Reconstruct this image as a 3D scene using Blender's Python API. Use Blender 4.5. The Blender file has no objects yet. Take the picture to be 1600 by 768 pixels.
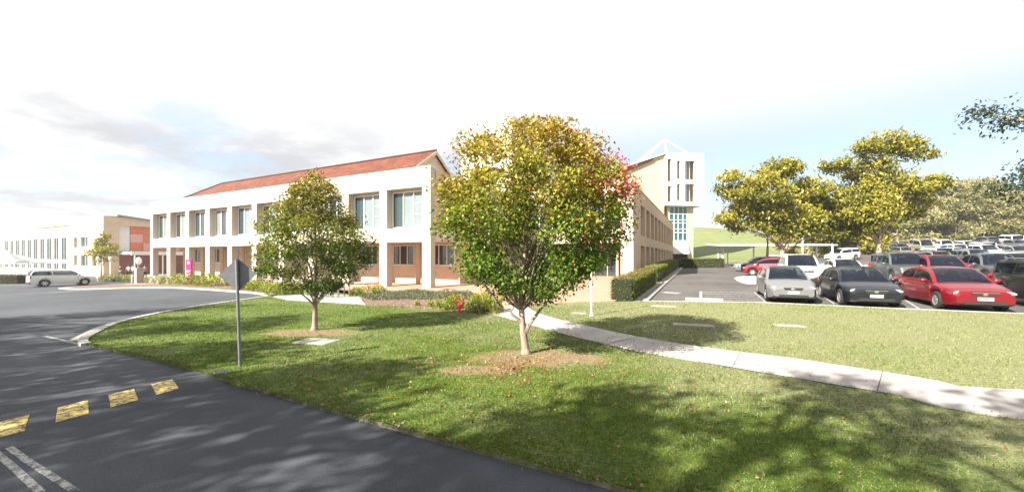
import bpy, bmesh, math, random
import numpy as np
from mathutils import Vector, Matrix

S = bpy.context.scene
COL = S.collection
R = math.radians

# ------------------------------------------------------------------ camera
H = 2.15
F = 600.0
HOR = 401.0
cam_d = bpy.data.cameras.new("camera")
cam_d.sensor_width = 36.0
cam_d.lens = 36.0 * F / 1600.0
cam_d.shift_y = 17.0 / 1600.0
cam_d.clip_start = 0.05
cam_d.clip_end = 3000
cam = bpy.data.objects.new("camera", cam_d)
cam.location = (0, 0, H)
cam.rotation_euler = (R(90), 0, 0)
COL.objects.link(cam)
S.camera = cam

# ------------------------------------------------------------------ light
SUN_EL = 37.0
SUN_X, SUN_Y = -0.80, -0.60            # horizontal direction towards the sun
W = bpy.data.worlds.new("World")
S.world = W
W.use_nodes = True
nt = W.node_tree
nt.nodes.clear()
def wn(t, **k):
    n = nt.nodes.new(t)
    for a, b in k.items():
        setattr(n, a, b)
    return n
def wl(a, b): nt.links.new(a, b)
out = wn('ShaderNodeOutputWorld')
bg = wn('ShaderNodeBackground')
sky = wn('ShaderNodeTexSky', sky_type='NISHITA')
sky.sun_disc = False
sky.sun_elevation = R(SUN_EL)
sky.sun_rotation = math.atan2(SUN_X, SUN_Y) % (2 * math.pi)
sky.air_density = 1.0
sky.dust_density = 1.5
sky.ozone_density = 1.0
tc = wn('ShaderNodeTexCoord')
sep = wn('ShaderNodeSeparateXYZ')
wl(tc.outputs['Generated'], sep.inputs[0])
def wm(op, a, b=None, clamp=False):
    n = wn('ShaderNodeMath', operation=op, use_clamp=clamp)
    for i, v in enumerate((a, b)):
        if v is None: continue
        if isinstance(v, (int, float)): n.inputs[i].default_value = v
        else: wl(v, n.inputs[i])
    return n.outputs[0]
# cloud layer, looked up on a plane far overhead
zz = wm('MAXIMUM', sep.outputs['Z'], 0.0)
zd = wm('ADD', zz, 0.16)
cx = wm('DIVIDE', sep.outputs['X'], zd)
cy = wm('DIVIDE', sep.outputs['Y'], zd)
cmb = wn('ShaderNodeCombineXYZ')
wl(cx, cmb.inputs[0]); wl(cy, cmb.inputs[1])
n1 = wn('ShaderNodeTexNoise'); n1.inputs['Scale'].default_value = 1.25; n1.inputs['Detail'].default_value = 10; n1.inputs['Roughness'].default_value = 0.62
wl(cmb.outputs[0], n1.inputs['Vector'])
n2 = wn('ShaderNodeTexNoise'); n2.inputs['Scale'].default_value = 1.5; n2.inputs['Detail'].default_value = 9; n2.inputs['Roughness'].default_value = 0.6
off = wn('ShaderNodeVectorMath', operation='ADD'); off.inputs[1].default_value = (7.3, 2.1, 0)
wl(cmb.outputs[0], off.inputs[0]); wl(off.outputs[0], n2.inputs['Vector'])
def smooth(v, a, b):
    n = wn('ShaderNodeMapRange', interpolation_type='SMOOTHSTEP')
    wl(v, n.inputs['Value']); n.inputs['From Min'].default_value = a; n.inputs['From Max'].default_value = b
    return n.outputs['Result']
cov = smooth(n1.outputs['Fac'], 0.38, 0.54)                     # broken cloud
left = smooth(sep.outputs['X'], 0.10, -0.15)                    # more of it towards the west
cloud = wm('MULTIPLY', cov, wm('ADD', wm('MULTIPLY', left, 0.92), 0.06))
high = smooth(sep.outputs['Z'], 0.20, 0.37)                     # bright high overcast
haze0 = smooth(sep.outputs['Z'], 0.10, -0.02)                   # pale air along the horizon
cloud_c = wn('ShaderNodeMixRGB'); cloud_c.inputs[1].default_value = (0.138, 0.140, 0.144, 1); cloud_c.inputs[2].default_value = (0.205, 0.205, 0.205, 1)
wl(smooth(n2.outputs['Fac'], 0.40, 0.58), cloud_c.inputs[0])
skys = wn('ShaderNodeMixRGB', blend_type='MULTIPLY'); skys.inputs[0].default_value = 1
SKY_K = 0.052
skys.inputs[2].default_value = (SKY_K, SKY_K, SKY_K, 1)
wl(sky.outputs[0], skys.inputs[1])
m0 = wn('ShaderNodeMixRGB'); m0.inputs[2].default_value = (0.143, 0.160, 0.181, 1)
wl(wm('ADD', wm('MULTIPLY', haze0, 0.45), 0.42), m0.inputs[0]); wl(skys.outputs[0], m0.inputs[1])
m1 = wn('ShaderNodeMixRGB'); wl(cloud, m1.inputs[0]); wl(m0.outputs[0], m1.inputs[1]); wl(cloud_c.outputs[0], m1.inputs[2])
m2 = wn('ShaderNodeMixRGB'); m2.inputs[2].default_value = (0.215, 0.215, 0.215, 1)
wl(high, m2.inputs[0]); wl(m1.outputs[0], m2.inputs[1])
wl(m2.outputs[0], bg.inputs['Color'])
bg.inputs['Strength'].default_value = 1.0
wl(bg.outputs[0], out.inputs['Surface'])

sun_d = bpy.data.lights.new("sun", 'SUN')
sun_d.energy = 3.8
sun_d.angle = R(0.55)
sun_d.color = (1.0, 0.93, 0.82)
sun = bpy.data.objects.new("sun", sun_d)
sun.rotation_euler = Vector((-SUN_X, -SUN_Y, -math.tan(R(SUN_EL)))).to_track_quat('-Z', 'Y').to_euler()
COL.objects.link(sun)

S.view_settings.view_transform = 'Standard'
S.view_settings.look = 'None'
S.view_settings.gamma = 1.0
S.view_settings.use_curve_mapping = False
S.view_settings.exposure = 2.34

rng = random.Random(11)
NR = np.random.default_rng(5)

# ------------------------------------------------------------------ terrain
BUMP = (62.0, 145.0, 30.0, 8.0)
def sstep(t):
    t = min(1.0, max(0.0, t)); return t * t * (3 - 2 * t)
QX = [8, 21, 52, 70, 77, 95, 119, 140]
QZ = [0, .30, .9, 1.2, 1.8, 2.8, 4.9, 5.3]
def g(x, y):
    q = 0.8 * x + 0.6 * y
    z = float(np.interp(q, QX, QZ))
    z += BUMP[3] * math.exp(-((x - BUMP[0]) ** 2 + (y - BUMP[1]) ** 2) / (2 * BUMP[2] ** 2))
    z -= 0.85 * sstep((-x - 22) / 22)
    return z
ROAD = -0.045
def pix(px, py, off=0.0):
    """The point of the ground that the photograph's pixel shows."""
    k = (py - HOR) / F; r = (px - 800) / F
    Y = 1.5
    while Y < 400:
        if H - Y * k <= g(r * Y, Y) + off: break
        Y += 0.02 if Y < 40 else 0.1
    return Vector((r * Y, Y, g(r * Y, Y) + off))
def depth(px, Y, off=0.0):
    x = (px - 800) / F * Y
    return Vector((x, Y, g(x, Y) + off))
A = Vector((.8944, -.4472, 0)); Bv = Vector((.4472, .8944, 0))
GRID = -R(26.565)
R0 = Vector((-5.5, 25.3, 0))
def uv(u, v): return R0 + A * u + Bv * v

# ------------------------------------------------------------------ materials
MATS = {}
class NG:
    def __init__(s, m):
        s.t = m.node_tree; s.b = s.t.nodes['Principled BSDF']
    def n(s, t, **k):
        o = s.t.nodes.new(t)
        for a, b in k.items(): setattr(o, a, b)
        return o
    def l(s, a, b): s.t.links.new(a, b)
    def pos(s): return s.n('ShaderNodeTexCoord').outputs['Object']
    def noise(s, scale, detail=4, rough=.6, vec=None, stretch=None):
        n = s.n('ShaderNodeTexNoise'); n.inputs['Scale'].default_value = scale; n.inputs['Detail'].default_value = detail; n.inputs['Roughness'].default_value = rough
        v = vec or s.pos()
        if stretch:
            mp = s.n('ShaderNodeMapping'); mp.inputs['Scale'].default_value = stretch; s.l(v, mp.inputs['Vector']); v = mp.outputs[0]
        s.l(v, n.inputs['Vector']); return n.outputs['Fac']
    def ramp(s, fac, stops):
        r = s.n('ShaderNodeValToRGB'); e = r.color_ramp.elements
        while len(e) < len(stops): e.new(.5)
        for i, (p, c) in enumerate(stops): e[i].position = p; e[i].color = (*c, 1)
        s.l(fac, r.inputs[0]); return r.outputs[0]
    def mix(s, f, a, b, mode='MIX'):
        m = s.n('ShaderNodeMixRGB', blend_type=mode)
        for i, v in enumerate((f, a, b)):
            if isinstance(v, (int, float)): m.inputs[i].default_value = v
            elif isinstance(v, tuple): m.inputs[i].default_value = (*v, 1)
            else: s.l(v, m.inputs[i])
        return m.outputs[0]
    def math(s, op, a, b=None, clamp=False):
        m = s.n('ShaderNodeMath', operation=op, use_clamp=clamp)
        for i, v in enumerate((a, b)):
            if v is None: continue
            if isinstance(v, (int, float)): m.inputs[i].default_value = v
            else: s.l(v, m.inputs[i])
        return m.outputs[0]
    def bump(s, h, st=.3, d=.02):
        b = s.n('ShaderNodeBump'); b.inputs['Strength'].default_value = st; b.inputs['Distance'].default_value = d
        s.l(h, b.inputs['Height']); s.l(b.outputs[0], s.b.inputs['Normal'])
    def mr(s, v, a, b, c=0., d=1.):
        n = s.n('ShaderNodeMapRange', interpolation_type='SMOOTHSTEP'); s.l(v, n.inputs['Value'])
        for i, k in ((1, a), (2, b), (3, c), (4, d)): n.inputs[i].default_value = k
        return n.outputs['Result']
def mat(name, col=None, rough=.6, metal=0., spec=.4, vary=.0, vscale=3., coat=0.):
    if name in MATS: return MATS[name]
    m = bpy.data.materials.new(name); m.use_nodes = True
    q = NG(m); MATS[name] = m
    q.b.inputs['Roughness'].default_value = rough; q.b.inputs['Metallic'].default_value = metal
    q.b.inputs['Specular IOR Level'].default_value = spec; q.b.inputs['Coat Weight'].default_value = coat
    q.b.inputs['Coat Roughness'].default_value = .04
    if col is not None:
        q.b.inputs['Base Color'].default_value = (*col, 1)
        if vary:
            f = q.noise(vscale, 6, .65)
            lo = tuple(c * (1 - vary) for c in col); hi = tuple(min(1, c * (1 + vary)) for c in col)
            q.l(q.ramp(f, [(.3, lo), (.7, hi)]), q.b.inputs['Base Color'])
    return m

def render_mat(name, col, vary=.10, streak=.12):
    m = mat(name, col, .85, spec=.2); q = NG(m)
    f = q.noise(1.3, 6, .65); s_ = q.noise(2.2, 4, .6, stretch=(1, 1, .12)); fine = q.noise(45, 3)
    c = q.ramp(f, [(.3, tuple(x * (1 - vary) for x in col)), (.7, tuple(min(1, x * (1 + vary * .6)) for x in col))])
    c = q.mix(q.mr(s_, .52, .72, 0, streak), c, tuple(x * .55 for x in col))
    q.l(c, q.b.inputs['Base Color']); q.bump(fine, .25, .01)
    return m
M_CREAM = render_mat('cream_render', (.46, .405, .325))
M_WHITE = render_mat('white_render', (.68, .65, .60), .06, .08)
M_PEACH = render_mat('peach_render', (.56, .42, .29))
M_TAN = render_mat('tan_render', (.50, .37, .26))
M_SOFFIT = render_mat('soffit', (.55, .50, .43))
def brick_mat(name, c1, c2, mortar, scale=1., rot=None):
    m = mat(name, c1, .85, spec=.2); q = NG(m)
    b = q.n('ShaderNodeTexBrick'); mp = q.n('ShaderNodeMapping')
    if rot: mp.inputs['Rotation'].default_value = rot
    q.l(q.pos(), mp.inputs['Vector']); q.l(mp.outputs[0], b.inputs['Vector'])
    b.inputs['Color1'].default_value = (*c1, 1); b.inputs['Color2'].default_value = (*c2, 1); b.inputs['Mortar'].default_value = (*mortar, 1)
    b.inputs['Scale'].default_value = scale; b.inputs['Brick Width'].default_value = .24; b.inputs['Row Height'].default_value = .086; b.inputs['Mortar Size'].default_value = .008
    f = q.noise(2.0, 5)
    c = q.mix(.5, b.outputs['Color'], q.ramp(f, [(.3, (.62, .60, .58)), (.7, (1, 1, 1))]), 'MULTIPLY')
    q.l(c, q.b.inputs['Base Color']); return m
M_BRICK = brick_mat('peach_brick', (.66, .50, .37), (.60, .44, .31), (.60, .50, .41), rot=(R(90), 0, 0))
M_REDBRICK = brick_mat('red_brick', (.40, .13, .08), (.33, .10, .06), (.38, .27, .2), rot=(R(90), 0, 0))
M_PAVER = brick_mat('brick_paving', (.44, .24, .17), (.37, .19, .13), (.36, .26, .2))
M_GLASS = mat('window_glass', (.028, .034, .038), .04, spec=.9)
M_DGLASS = mat('teal_glass', (.030, .050, .054), .05, spec=.8)
M_DULLGLASS = mat('dull_glass', (.02, .026, .026), .25, spec=.12)  # darker low-gloss glass, sky reflection toned down on the hall's panes
M_BLIND = mat('blue_blind', (.150, .185, .195), .25, spec=.6, vary=.08, vscale=1.5)
M_TURQ = mat('turquoise_glass', (.008, .11, .10), .08, spec=.8)
M_FRAME = mat('cream_frame', (.70, .66, .58), .5)
M_WFRAME = mat('white_frame', (.78, .78, .76), .45)
M_DARK = mat('dark_void', (.02, .019, .018), .9)
M_CONC = mat('concrete', (.27, .255, .24), .9, spec=.2, vary=.18, vscale=2.2)
M_KERB = mat('kerb_concrete', (.34, .32, .295), .9, spec=.2, vary=.25, vscale=3.)
M_EDGE = mat('worn_edge_concrete', (.15, .125, .105), .95, spec=.1, vary=.5, vscale=7)
M_STEEL = mat('galvanised_steel', (.17, .175, .185), .6, .3, vary=.18, vscale=8)
M_WMETAL = mat('white_metal', (.78, .78, .76), .4)
M_GREYROOF = mat('grey_metal_roof', (.20, .20, .205), .5, vary=.1)
M_RED = mat('red_paint', (.62, .02, .03), .4, vary=.15, vscale=9)
M_MAG = mat('magenta_panel', (.48, .015, .13), .45, vary=.08)
M_ORPANEL = mat('orange_panel', (.55, .15, .06), .6, vary=.1)
M_PINKPANEL = mat('pink_panel', (.58, .30, .26), .6, vary=.1)
M_LINE = mat('road_paint', (.36, .36, .35), .85, vary=.5, vscale=12)
def worn(name, paint_c, road_c, lo, hi):
    m = mat(name, paint_c, .85, spec=.2); q = NG(m); a = q.noise(14, 7, .75); b_ = q.noise(90, 2, .7)
    f = q.mr(q.math('ADD', q.math('MULTIPLY', a, .8), q.math('MULTIPLY', b_, .25)), lo, hi)
    c = q.mix(f, road_c, q.mix(q.noise(5, 4), paint_c, tuple(min(1, x * 1.35 + .05) for x in paint_c)))
    q.l(c, q.b.inputs['Base Color']); return m
M_LINE = worn('worn_road_paint', (.30, .30, .30), (.07, .07, .072), .42, .60)
M_HUMPY = worn('worn_yellow_paint', (.50, .38, .12), (.10, .09, .07), .44, .60)
M_OLDY = mat('yellow_road_paint', (.56, .45, .17), .8, vary=.55, vscale=11)
M_CANVAS = mat('white_canvas', (.82, .82, .82), .8)

def asphalt(name, base=(.052, .058, .069)):
    m = mat(name, base, .85, spec=.25); q = NG(m)
    big = q.noise(.22, 5, .6); mid = q.noise(1.7, 5, .65); fine = q.noise(70, 2, .7)
    c = q.ramp(big, [(.32, tuple(x * .72 for x in base)), (.68, tuple(x * 1.3 for x in base))])
    c = q.mix(.5, c, q.ramp(mid, [(.35, (.80, .80, .80)), (.65, (1.15, 1.13, 1.1))]), 'MULTIPLY')
    c = q.mix(.6, c, q.ramp(fine, [(.35, (.55, .55, .55)), (.62, (1.3, 1.3, 1.3)), (.8, (2.0, 2.0, 1.9))]), 'MULTIPLY')
    spots = q.noise(3.2, 3, .5); c = q.mix(q.mr(spots, .66, .74, 0, .35), c, tuple(x * .45 for x in base))
    v = q.n('ShaderNodeTexVoronoi', feature='DISTANCE_TO_EDGE'); v.inputs['Scale'].default_value = .33
    wv = q.noise(1.1, 4); mpv = q.n('ShaderNodeVectorMath', operation='ADD'); q.l(q.pos(), mpv.inputs[0]); q.l(wv, mpv.inputs[1]); q.l(mpv.outputs[0], v.inputs['Vector'])
    cr = q.math('MULTIPLY', q.mr(v.outputs['Distance'], .012, .0, 0, .55), q.mr(q.noise(.16, 2), .52, .62))
    c = q.mix(cr, c, (.018, .018, .018))
    q.l(c, q.b.inputs['Base Color']); q.bump(fine, .35, .008); return m
M_ASPH = asphalt('asphalt')
M_CARP = asphalt('car_park_asphalt', (.082, .076, .074))

BARE = []                      # (x, y, rx, ry) worn patches of earth round the trees
def grass(name, far=False):
    m = mat(name, (.06, .1, .02), .9, spec=.15); q = NG(m)
    p = q.pos()
    big = q.noise(.35, 4, .6); mid = q.noise(1.9, 5, .65); fine = q.noise(26, 4, .75); streak = q.noise(9, 4, .7, stretch=(1.0, 2.6, 1))
    green = q.ramp(mid, [(.28, (.036, .072, .008)), (.5, (.070, .120, .012)), (.72, (.120, .160, .022))])
    straw = q.ramp(streak, [(.3, (.125, .140, .058)), (.7, (.225, .235, .125))])
    sx = q.n('ShaderNodeSeparateXYZ'); q.l(p, sx.inputs[0])
    # the lawn dries out towards the car park
    lin = q.math('ADD', q.math('MULTIPLY', sx.outputs['X'], .75), q.math('MULTIPLY', sx.outputs['Y'], .5))
    dry = q.mr(lin, 3.0, 12.0, 0.0, .85)
    dn = q.math('ADD', q.math('MULTIPLY', big, .75), q.math('MULTIPLY', streak, .55))
    f = q.mr(q.math('ADD', dn, q.math('MULTIPLY', dry, .45)), .56, .88)
    if far: f = q.mr(dn, .35, .80, .25, .85)
    c = q.mix(f, green, straw)
    c = q.mix(.75, c, q.ramp(fine, [(.3, (.45, .45, .45)), (.55, (1, 1, 1)), (.75, (1.5, 1.45, 1.3))]), 'MULTIPLY')
    if not far:
        for (bx, by, rx, ry) in BARE:
            dx = q.math('DIVIDE', q.math('SUBTRACT', sx.outputs['X'], bx), rx); dy = q.math('DIVIDE', q.math('SUBTRACT', sx.outputs['Y'], by), ry)
            d2 = q.math('SQRT', q.math('ADD', q.math('MULTIPLY', dx, dx), q.math('MULTIPLY', dy, dy)))
            d2 = q.math('ADD', d2, q.math('MULTIPLY', q.math('SUBTRACT', mid, .5), 1.5))
            d2 = q.math('ADD', d2, q.math('MULTIPLY', q.math('SUBTRACT', fine, .5), .7))
            e = q.ramp(streak, [(.3, (.135, .088, .052)), (.7, (.27, .19, .125))])
            c = q.mix(q.mr(d2, 1.05, .55, 0, .9), c, e)
    q.l(c, q.b.inputs['Base Color']); q.bump(fine, .8, .03); return m
T1 = Vector((.31, 8.54, 0)); T2 = Vector((-5.82, 11.32, 0))
BARE += [(.55, 8.2, 1.7, .75), (T2.x + .1, 10.9, 1.5, .6), (-.6, 7.3, .9, .35)]
M_LAWN = grass('lawn_grass'); M_FIELD = grass('field_grass', True)
def mulch():
    m = mat('bark_mulch', (.1, .06, .04), .95, spec=.1); q = NG(m)
    v = q.n('ShaderNodeTexVoronoi'); v.inputs['Scale'].default_value = 22; q.l(q.pos(), v.inputs['Vector'])
    c = q.ramp(v.outputs['Color'], [(.2, (.07, .045, .034)), (.6, (.17, .115, .088)), (.9, (.30, .22, .18))])
    q.l(c, q.b.inputs['Base Color']); q.bump(v.outputs['Distance'], .8, .03); return m
M_MULCH = mulch()
def path_mat():
    m = mat('path_concrete', (.36, .335, .32), .9, spec=.2); q = NG(m)
    a = q.noise(1.2, 6, .65); f = q.noise(55, 2)
    c = q.ramp(a, [(.3, (.29, .265, .255)), (.7, (.40, .375, .36))])
    c = q.mix(.5, c, q.ramp(f, [(.3, (.8, .8, .8)), (.7, (1.1, 1.1, 1.1))]), 'MULTIPLY')
    q.l(c, q.b.inputs['Base Color']); q.bump(f, .2, .004); return m
M_PATH = path_mat()
def tiles():
    m = mat('terracotta_tiles', (.40, .12, .05), .8, spec=.2); q = NG(m)
    v = q.n('ShaderNodeTexBrick'); tcn = q.n('ShaderNodeUVMap'); q.l(tcn.outputs[0], v.inputs['Vector'])
    v.inputs['Scale'].default_value = 1; v.inputs['Brick Width'].default_value = .32; v.inputs['Row Height'].default_value = .38; v.inputs['Mortar Size'].default_value = .035; v.inputs['Mortar Smooth'].default_value = .6
    v.inputs['Color1'].default_value = (.150, .050, .028, 1); v.inputs['Color2'].default_value = (.105, .034, .021, 1); v.inputs['Mortar'].default_value = (.045, .016, .012, 1)
    f = q.math('ADD', q.math('MULTIPLY', q.noise(.9, 5), .5), q.math('MULTIPLY', q.noise(4.5, 4, .7), .5))
    c = q.mix(.85, v.outputs['Color'], q.ramp(f, [(.36, (.50, .46, .44)), (.5, (1, 1, 1)), (.64, (1.5, 1.45, 1.35))]), 'MULTIPLY')
    q.l(c, q.b.inputs['Base Color']); q.bump(v.outputs['Fac'], -.6, .03); return m
M_TILE = tiles()
def leafmat(name, trans=.28):
    m = bpy.data.materials.new(name); m.use_nodes = True; MATS[name] = m
    q = NG(m); at = q.n('ShaderNodeAttribute', attribute_name='leaf_colour')
    q.l(at.outputs['Color'], q.b.inputs['Base Color']); q.b.inputs['Roughness'].default_value = .42; q.b.inputs['Specular IOR Level'].default_value = .2
    tr = q.n('ShaderNodeBsdfTranslucent'); hs = q.n('ShaderNodeHueSaturation'); hs.inputs['Value'].default_value = 1.25; hs.inputs['Saturation'].default_value = 1.1
    q.l(at.outputs['Color'], hs.inputs['Color']); q.l(hs.outputs[0], tr.inputs['Color'])
    mx = q.n('ShaderNodeMixShader'); mx.inputs[0].default_value = trans
    q.l(q.b.outputs[0], mx.inputs[1]); q.l(tr.outputs[0], mx.inputs[2])
    o = [n for n in q.t.nodes if n.type == 'OUTPUT_MATERIAL'][0]; q.l(mx.outputs[0], o.inputs['Surface']); return m
M_LEAF = leafmat('foliage')
def bark(name, a, b, sc=9):
    m = mat(name, a, .9, spec=.15); q = NG(m); f = q.noise(sc, 6, .7, stretch=(1, 1, .25))
    q.l(q.ramp(f, [(.3, a), (.7, b)]), q.b.inputs['Base Color']); q.bump(f, .7, .02); return m
M_BARK = bark('grey_bark', (.15, .115, .09), (.36, .30, .24)); M_GUM = bark('gum_bark', (.24, .17, .12), (.44, .34, .26), 4)

# ------------------------------------------------------------------ mesh builder
def link(o, parent=None):
    COL.objects.link(o)
    if parent is not None: o.parent = parent
    return o
def tag(o, label=None, cat=None, group=None, kind=None):
    if label: o['label'] = label
    if cat: o['category'] = cat
    if group: o['group'] = group
    if kind: o['kind'] = kind
    return o
def thing(name, label, cat, loc=(0, 0, 0), rz=0, group=None):
    o = bpy.data.objects.new(name, None); o.empty_display_size = .3
    o.location = loc; o.rotation_euler = (0, 0, rz); link(o)
    return tag(o, label, cat, group)
def copy_tree(o, parent=None):
    c = o.copy(); COL.objects.link(c)
    if parent is not None: c.parent = parent
    for ch in o.children: copy_tree(ch, c)
    return c
class B:
    def __init__(s, tf=None):
        s.v = []; s.f = []; s.m = []; s.tf = tf or (lambda p: p); s.mi = 0
    def add(s, vs, fs):
        k = len(s.v); s.v += [tuple(s.tf(p)) for p in vs]
        s.f += [tuple(i + k for i in f) for f in fs]; s.m += [s.mi] * len(fs)
    def box(s, x0, x1, y0, y1, z0, z1):
        s.add([(x0, y0, z0), (x1, y0, z0), (x1, y1, z0), (x0, y1, z0), (x0, y0, z1), (x1, y0, z1), (x1, y1, z1), (x0, y1, z1)],
              [(3, 2, 1, 0), (4, 5, 6, 7), (0, 1, 5, 4), (1, 2, 6, 5), (2, 3, 7, 6), (3, 0, 4, 7)])
    def cbox(s, c, d, rz=0):
        ca, sa = math.cos(rz), math.sin(rz); vs = []
        for dz in (-1, 1):
            for dx, dy in ((-1, -1), (1, -1), (1, 1), (-1, 1)):
                x, y = dx * d[0] / 2, dy * d[1] / 2
                vs.append((c[0] + x * ca - y * sa, c[1] + x * sa + y * ca, c[2] + dz * d[2] / 2))
        s.add(vs, [(3, 2, 1, 0), (4, 5, 6, 7), (0, 1, 5, 4), (1, 2, 6, 5), (2, 3, 7, 6), (3, 0, 4, 7)])
    def tube(s, pts, rad, n=8, cap=True):
        pts = [Vector(p) for p in pts]; rad = rad if isinstance(rad, (list, tuple)) else [rad] * len(pts)
        rings = []; prev = None
        for i, p in enumerate(pts):
            d = (pts[min(i + 1, len(pts) - 1)] - pts[max(i - 1, 0)]).normalized()
            x = Vector((1, 0, 0)) if abs(d.x) < .8 else Vector((0, 1, 0))
            if prev is not None: x = prev
            y = d.cross(x).normalized(); x = y.cross(d).normalized(); prev = x
            rings.append([p + (x * math.cos(t) + y * math.sin(t)) * rad[i] for t in [2 * math.pi * j / n for j in range(n)]])
        vs = [q for r in rings for q in r]
        fs = [(i * n + j, i * n + (j + 1) % n, (i + 1) * n + (j + 1) % n, (i + 1) * n + j) for i in range(len(pts) - 1) for j in range(n)]
        if cap: fs += [tuple(reversed(range(n))), tuple(range((len(pts) - 1) * n, len(pts) * n))]
        s.add(vs, fs)
    def lathe(s, prof, n=20, c=(0, 0, 0), axis='z'):
        vs = []
        for r, z in prof:
            for j in range(n):
                t = 2 * math.pi * j / n; a, b = r * math.cos(t), r * math.sin(t)
                vs.append((c[0] + a, c[1] + b, c[2] + z) if axis == 'z' else (c[0] + a, c[1] + z, c[2] + b))
        fs = [(i * n + j, i * n + (j + 1) % n, (i + 1) * n + (j + 1) % n, (i + 1) * n + j) for i in range(len(prof) - 1) for j in range(n)]
        s.add(vs, fs)
    def ell(s, c, r, n=10, m=7, rot=None):
        vs = []; rot = rot or Matrix.Identity(3)
        for i in range(m + 1):
            ph = math.pi * i / m
            for j in range(n):
                t = 2 * math.pi * j / n
                vs.append(Vector(c) + rot @ Vector((r[0] * math.sin(ph) * math.cos(t), r[1] * math.sin(ph) * math.sin(t), r[2] * math.cos(ph))))
        fs = [(i * n + j, (i + 1) * n + j, (i + 1) * n + (j + 1) % n, i * n + (j + 1) % n) for i in range(m) for j in range(n)]
        s.add(vs, fs)
    def wall(s, x0, x1, z0, z1, y, t, holes=()):
        """A wall in the x-z plane, front face at y, back at y+t, with real holes (x0,x1,z0,z1)."""
        xs = sorted({x0, x1, *[h[0] for h in holes], *[h[1] for h in holes]}); zs = sorted({z0, z1, *[h[2] for h in holes], *[h[3] for h in holes]})
        def solid(i, j):
            if i < 0 or j < 0 or i >= len(xs) - 1 or j >= len(zs) - 1: return False
            cx_, cz = (xs[i] + xs[i + 1]) / 2, (zs[j] + zs[j + 1]) / 2
            return not any(h[0] < cx_ < h[1] and h[2] < cz < h[3] for h in holes)
        for i in range(len(xs) - 1):
            for j in range(len(zs) - 1):
                if not solid(i, j): continue
                a, b, c, d = xs[i], xs[i + 1], zs[j], zs[j + 1]
                s.add([(a, y, c), (b, y, c), (b, y, d), (a, y, d)], [(0, 1, 2, 3)])
                s.add([(a, y + t, c), (b, y + t, c), (b, y + t, d), (a, y + t, d)], [(3, 2, 1, 0)])
                if not solid(i - 1, j): s.add([(a, y, c), (a, y, d), (a, y + t, d), (a, y + t, c)], [(0, 1, 2, 3)])
                if not solid(i + 1, j): s.add([(b, y, c), (b, y + t, c), (b, y + t, d), (b, y, d)], [(0, 1, 2, 3)])
                if not solid(i, j - 1): s.add([(a, y, c), (a, y + t, c), (b, y + t, c), (b, y, c)], [(0, 1, 2, 3)])
                if not solid(i, j + 1): s.add([(a, y, d), (b, y, d), (b, y + t, d), (a, y + t, d)], [(0, 1, 2, 3)])
    def build(s, name, m, parent=None, smooth=None, bevel=0.):
        me = bpy.data.meshes.new(name); me.from_pydata(s.v, [], s.f)
        for x in (m if isinstance(m, (list, tuple)) else [m]): me.materials.append(x)
        if max(s.m, default=0): me.polygons.foreach_set('material_index', s.m)
        me.validate(); me.update()
        if smooth is not None:
            me.polygons.foreach_set('use_smooth', [True] * len(me.polygons)); me.set_sharp_from_angle(angle=R(smooth))
        o = bpy.data.objects.new(name, me); link(o, parent)
        if bevel:
            b = o.modifiers.new('bevel', 'BEVEL'); b.width = bevel; b.segments = 2; b.limit_method = 'ANGLE'
        return o
def yflip(f):  # local frame turned so that a wall built along x runs along y and faces +x
    return lambda p: (f - p[1], p[0], p[2])
def np_mesh(name, V, Q, m, col=None, parent=None):
    me = bpy.data.meshes.new(name); k = Q.shape[1]
    me.vertices.add(len(V)); me.vertices.foreach_set('co', V.astype(np.float32).ravel())
    me.loops.add(Q.size); me.loops.foreach_set('vertex_index', Q.astype(np.int32).ravel())
    me.polygons.add(len(Q)); me.polygons.foreach_set('loop_start', np.arange(len(Q), dtype=np.int32) * k)
    me.update(calc_edges=True)
    if col is not None:
        at = me.attributes.new('leaf_colour', 'FLOAT_COLOR', 'POINT')
        at.data.foreach_set('color', np.concatenate([col, np.ones((len(col), 1))], 1).astype(np.float32).ravel())
    me.materials.append(m); me.validate()
    return link(bpy.data.objects.new(name, me), parent)

def leaves(name, P, size, col, parent=None, out=None, aspect=.55, droop=.2, m=None):
    """One small folded leaf per point of P; size and col may vary per leaf."""
    n = len(P); size = np.broadcast_to(np.asarray(size, float), (n,))[:, None]
    d = NR.normal(size=(n, 3)); d[:, 2] -= droop
    if out is not None: d += out * .8
    d /= np.linalg.norm(d, axis=1)[:, None] + 1e-9
    a = NR.normal(size=(n, 3)); a[:, 2] += 1.0
    s_ = np.cross(d, a); s_ /= np.linalg.norm(s_, axis=1)[:, None] + 1e-9
    nn = np.cross(s_, d)
    L = size; Wd = size * aspect
    v0 = P - d * L * .5; v2 = P + d * L * .5; v1 = P + s_ * Wd * .5 + nn * L * .12 - d * L * .08; v3 = P - s_ * Wd * .5 + nn * L * .12 - d * L * .08
    V = np.stack([v0, v1, v2, v3], 1).reshape(-1, 3); Q = np.arange(4 * n).reshape(n, 4)
    return np_mesh(name, V, Q, m or M_LEAF, np.repeat(np.clip(col, 0.002, 1), 4, 0), parent)

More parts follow.
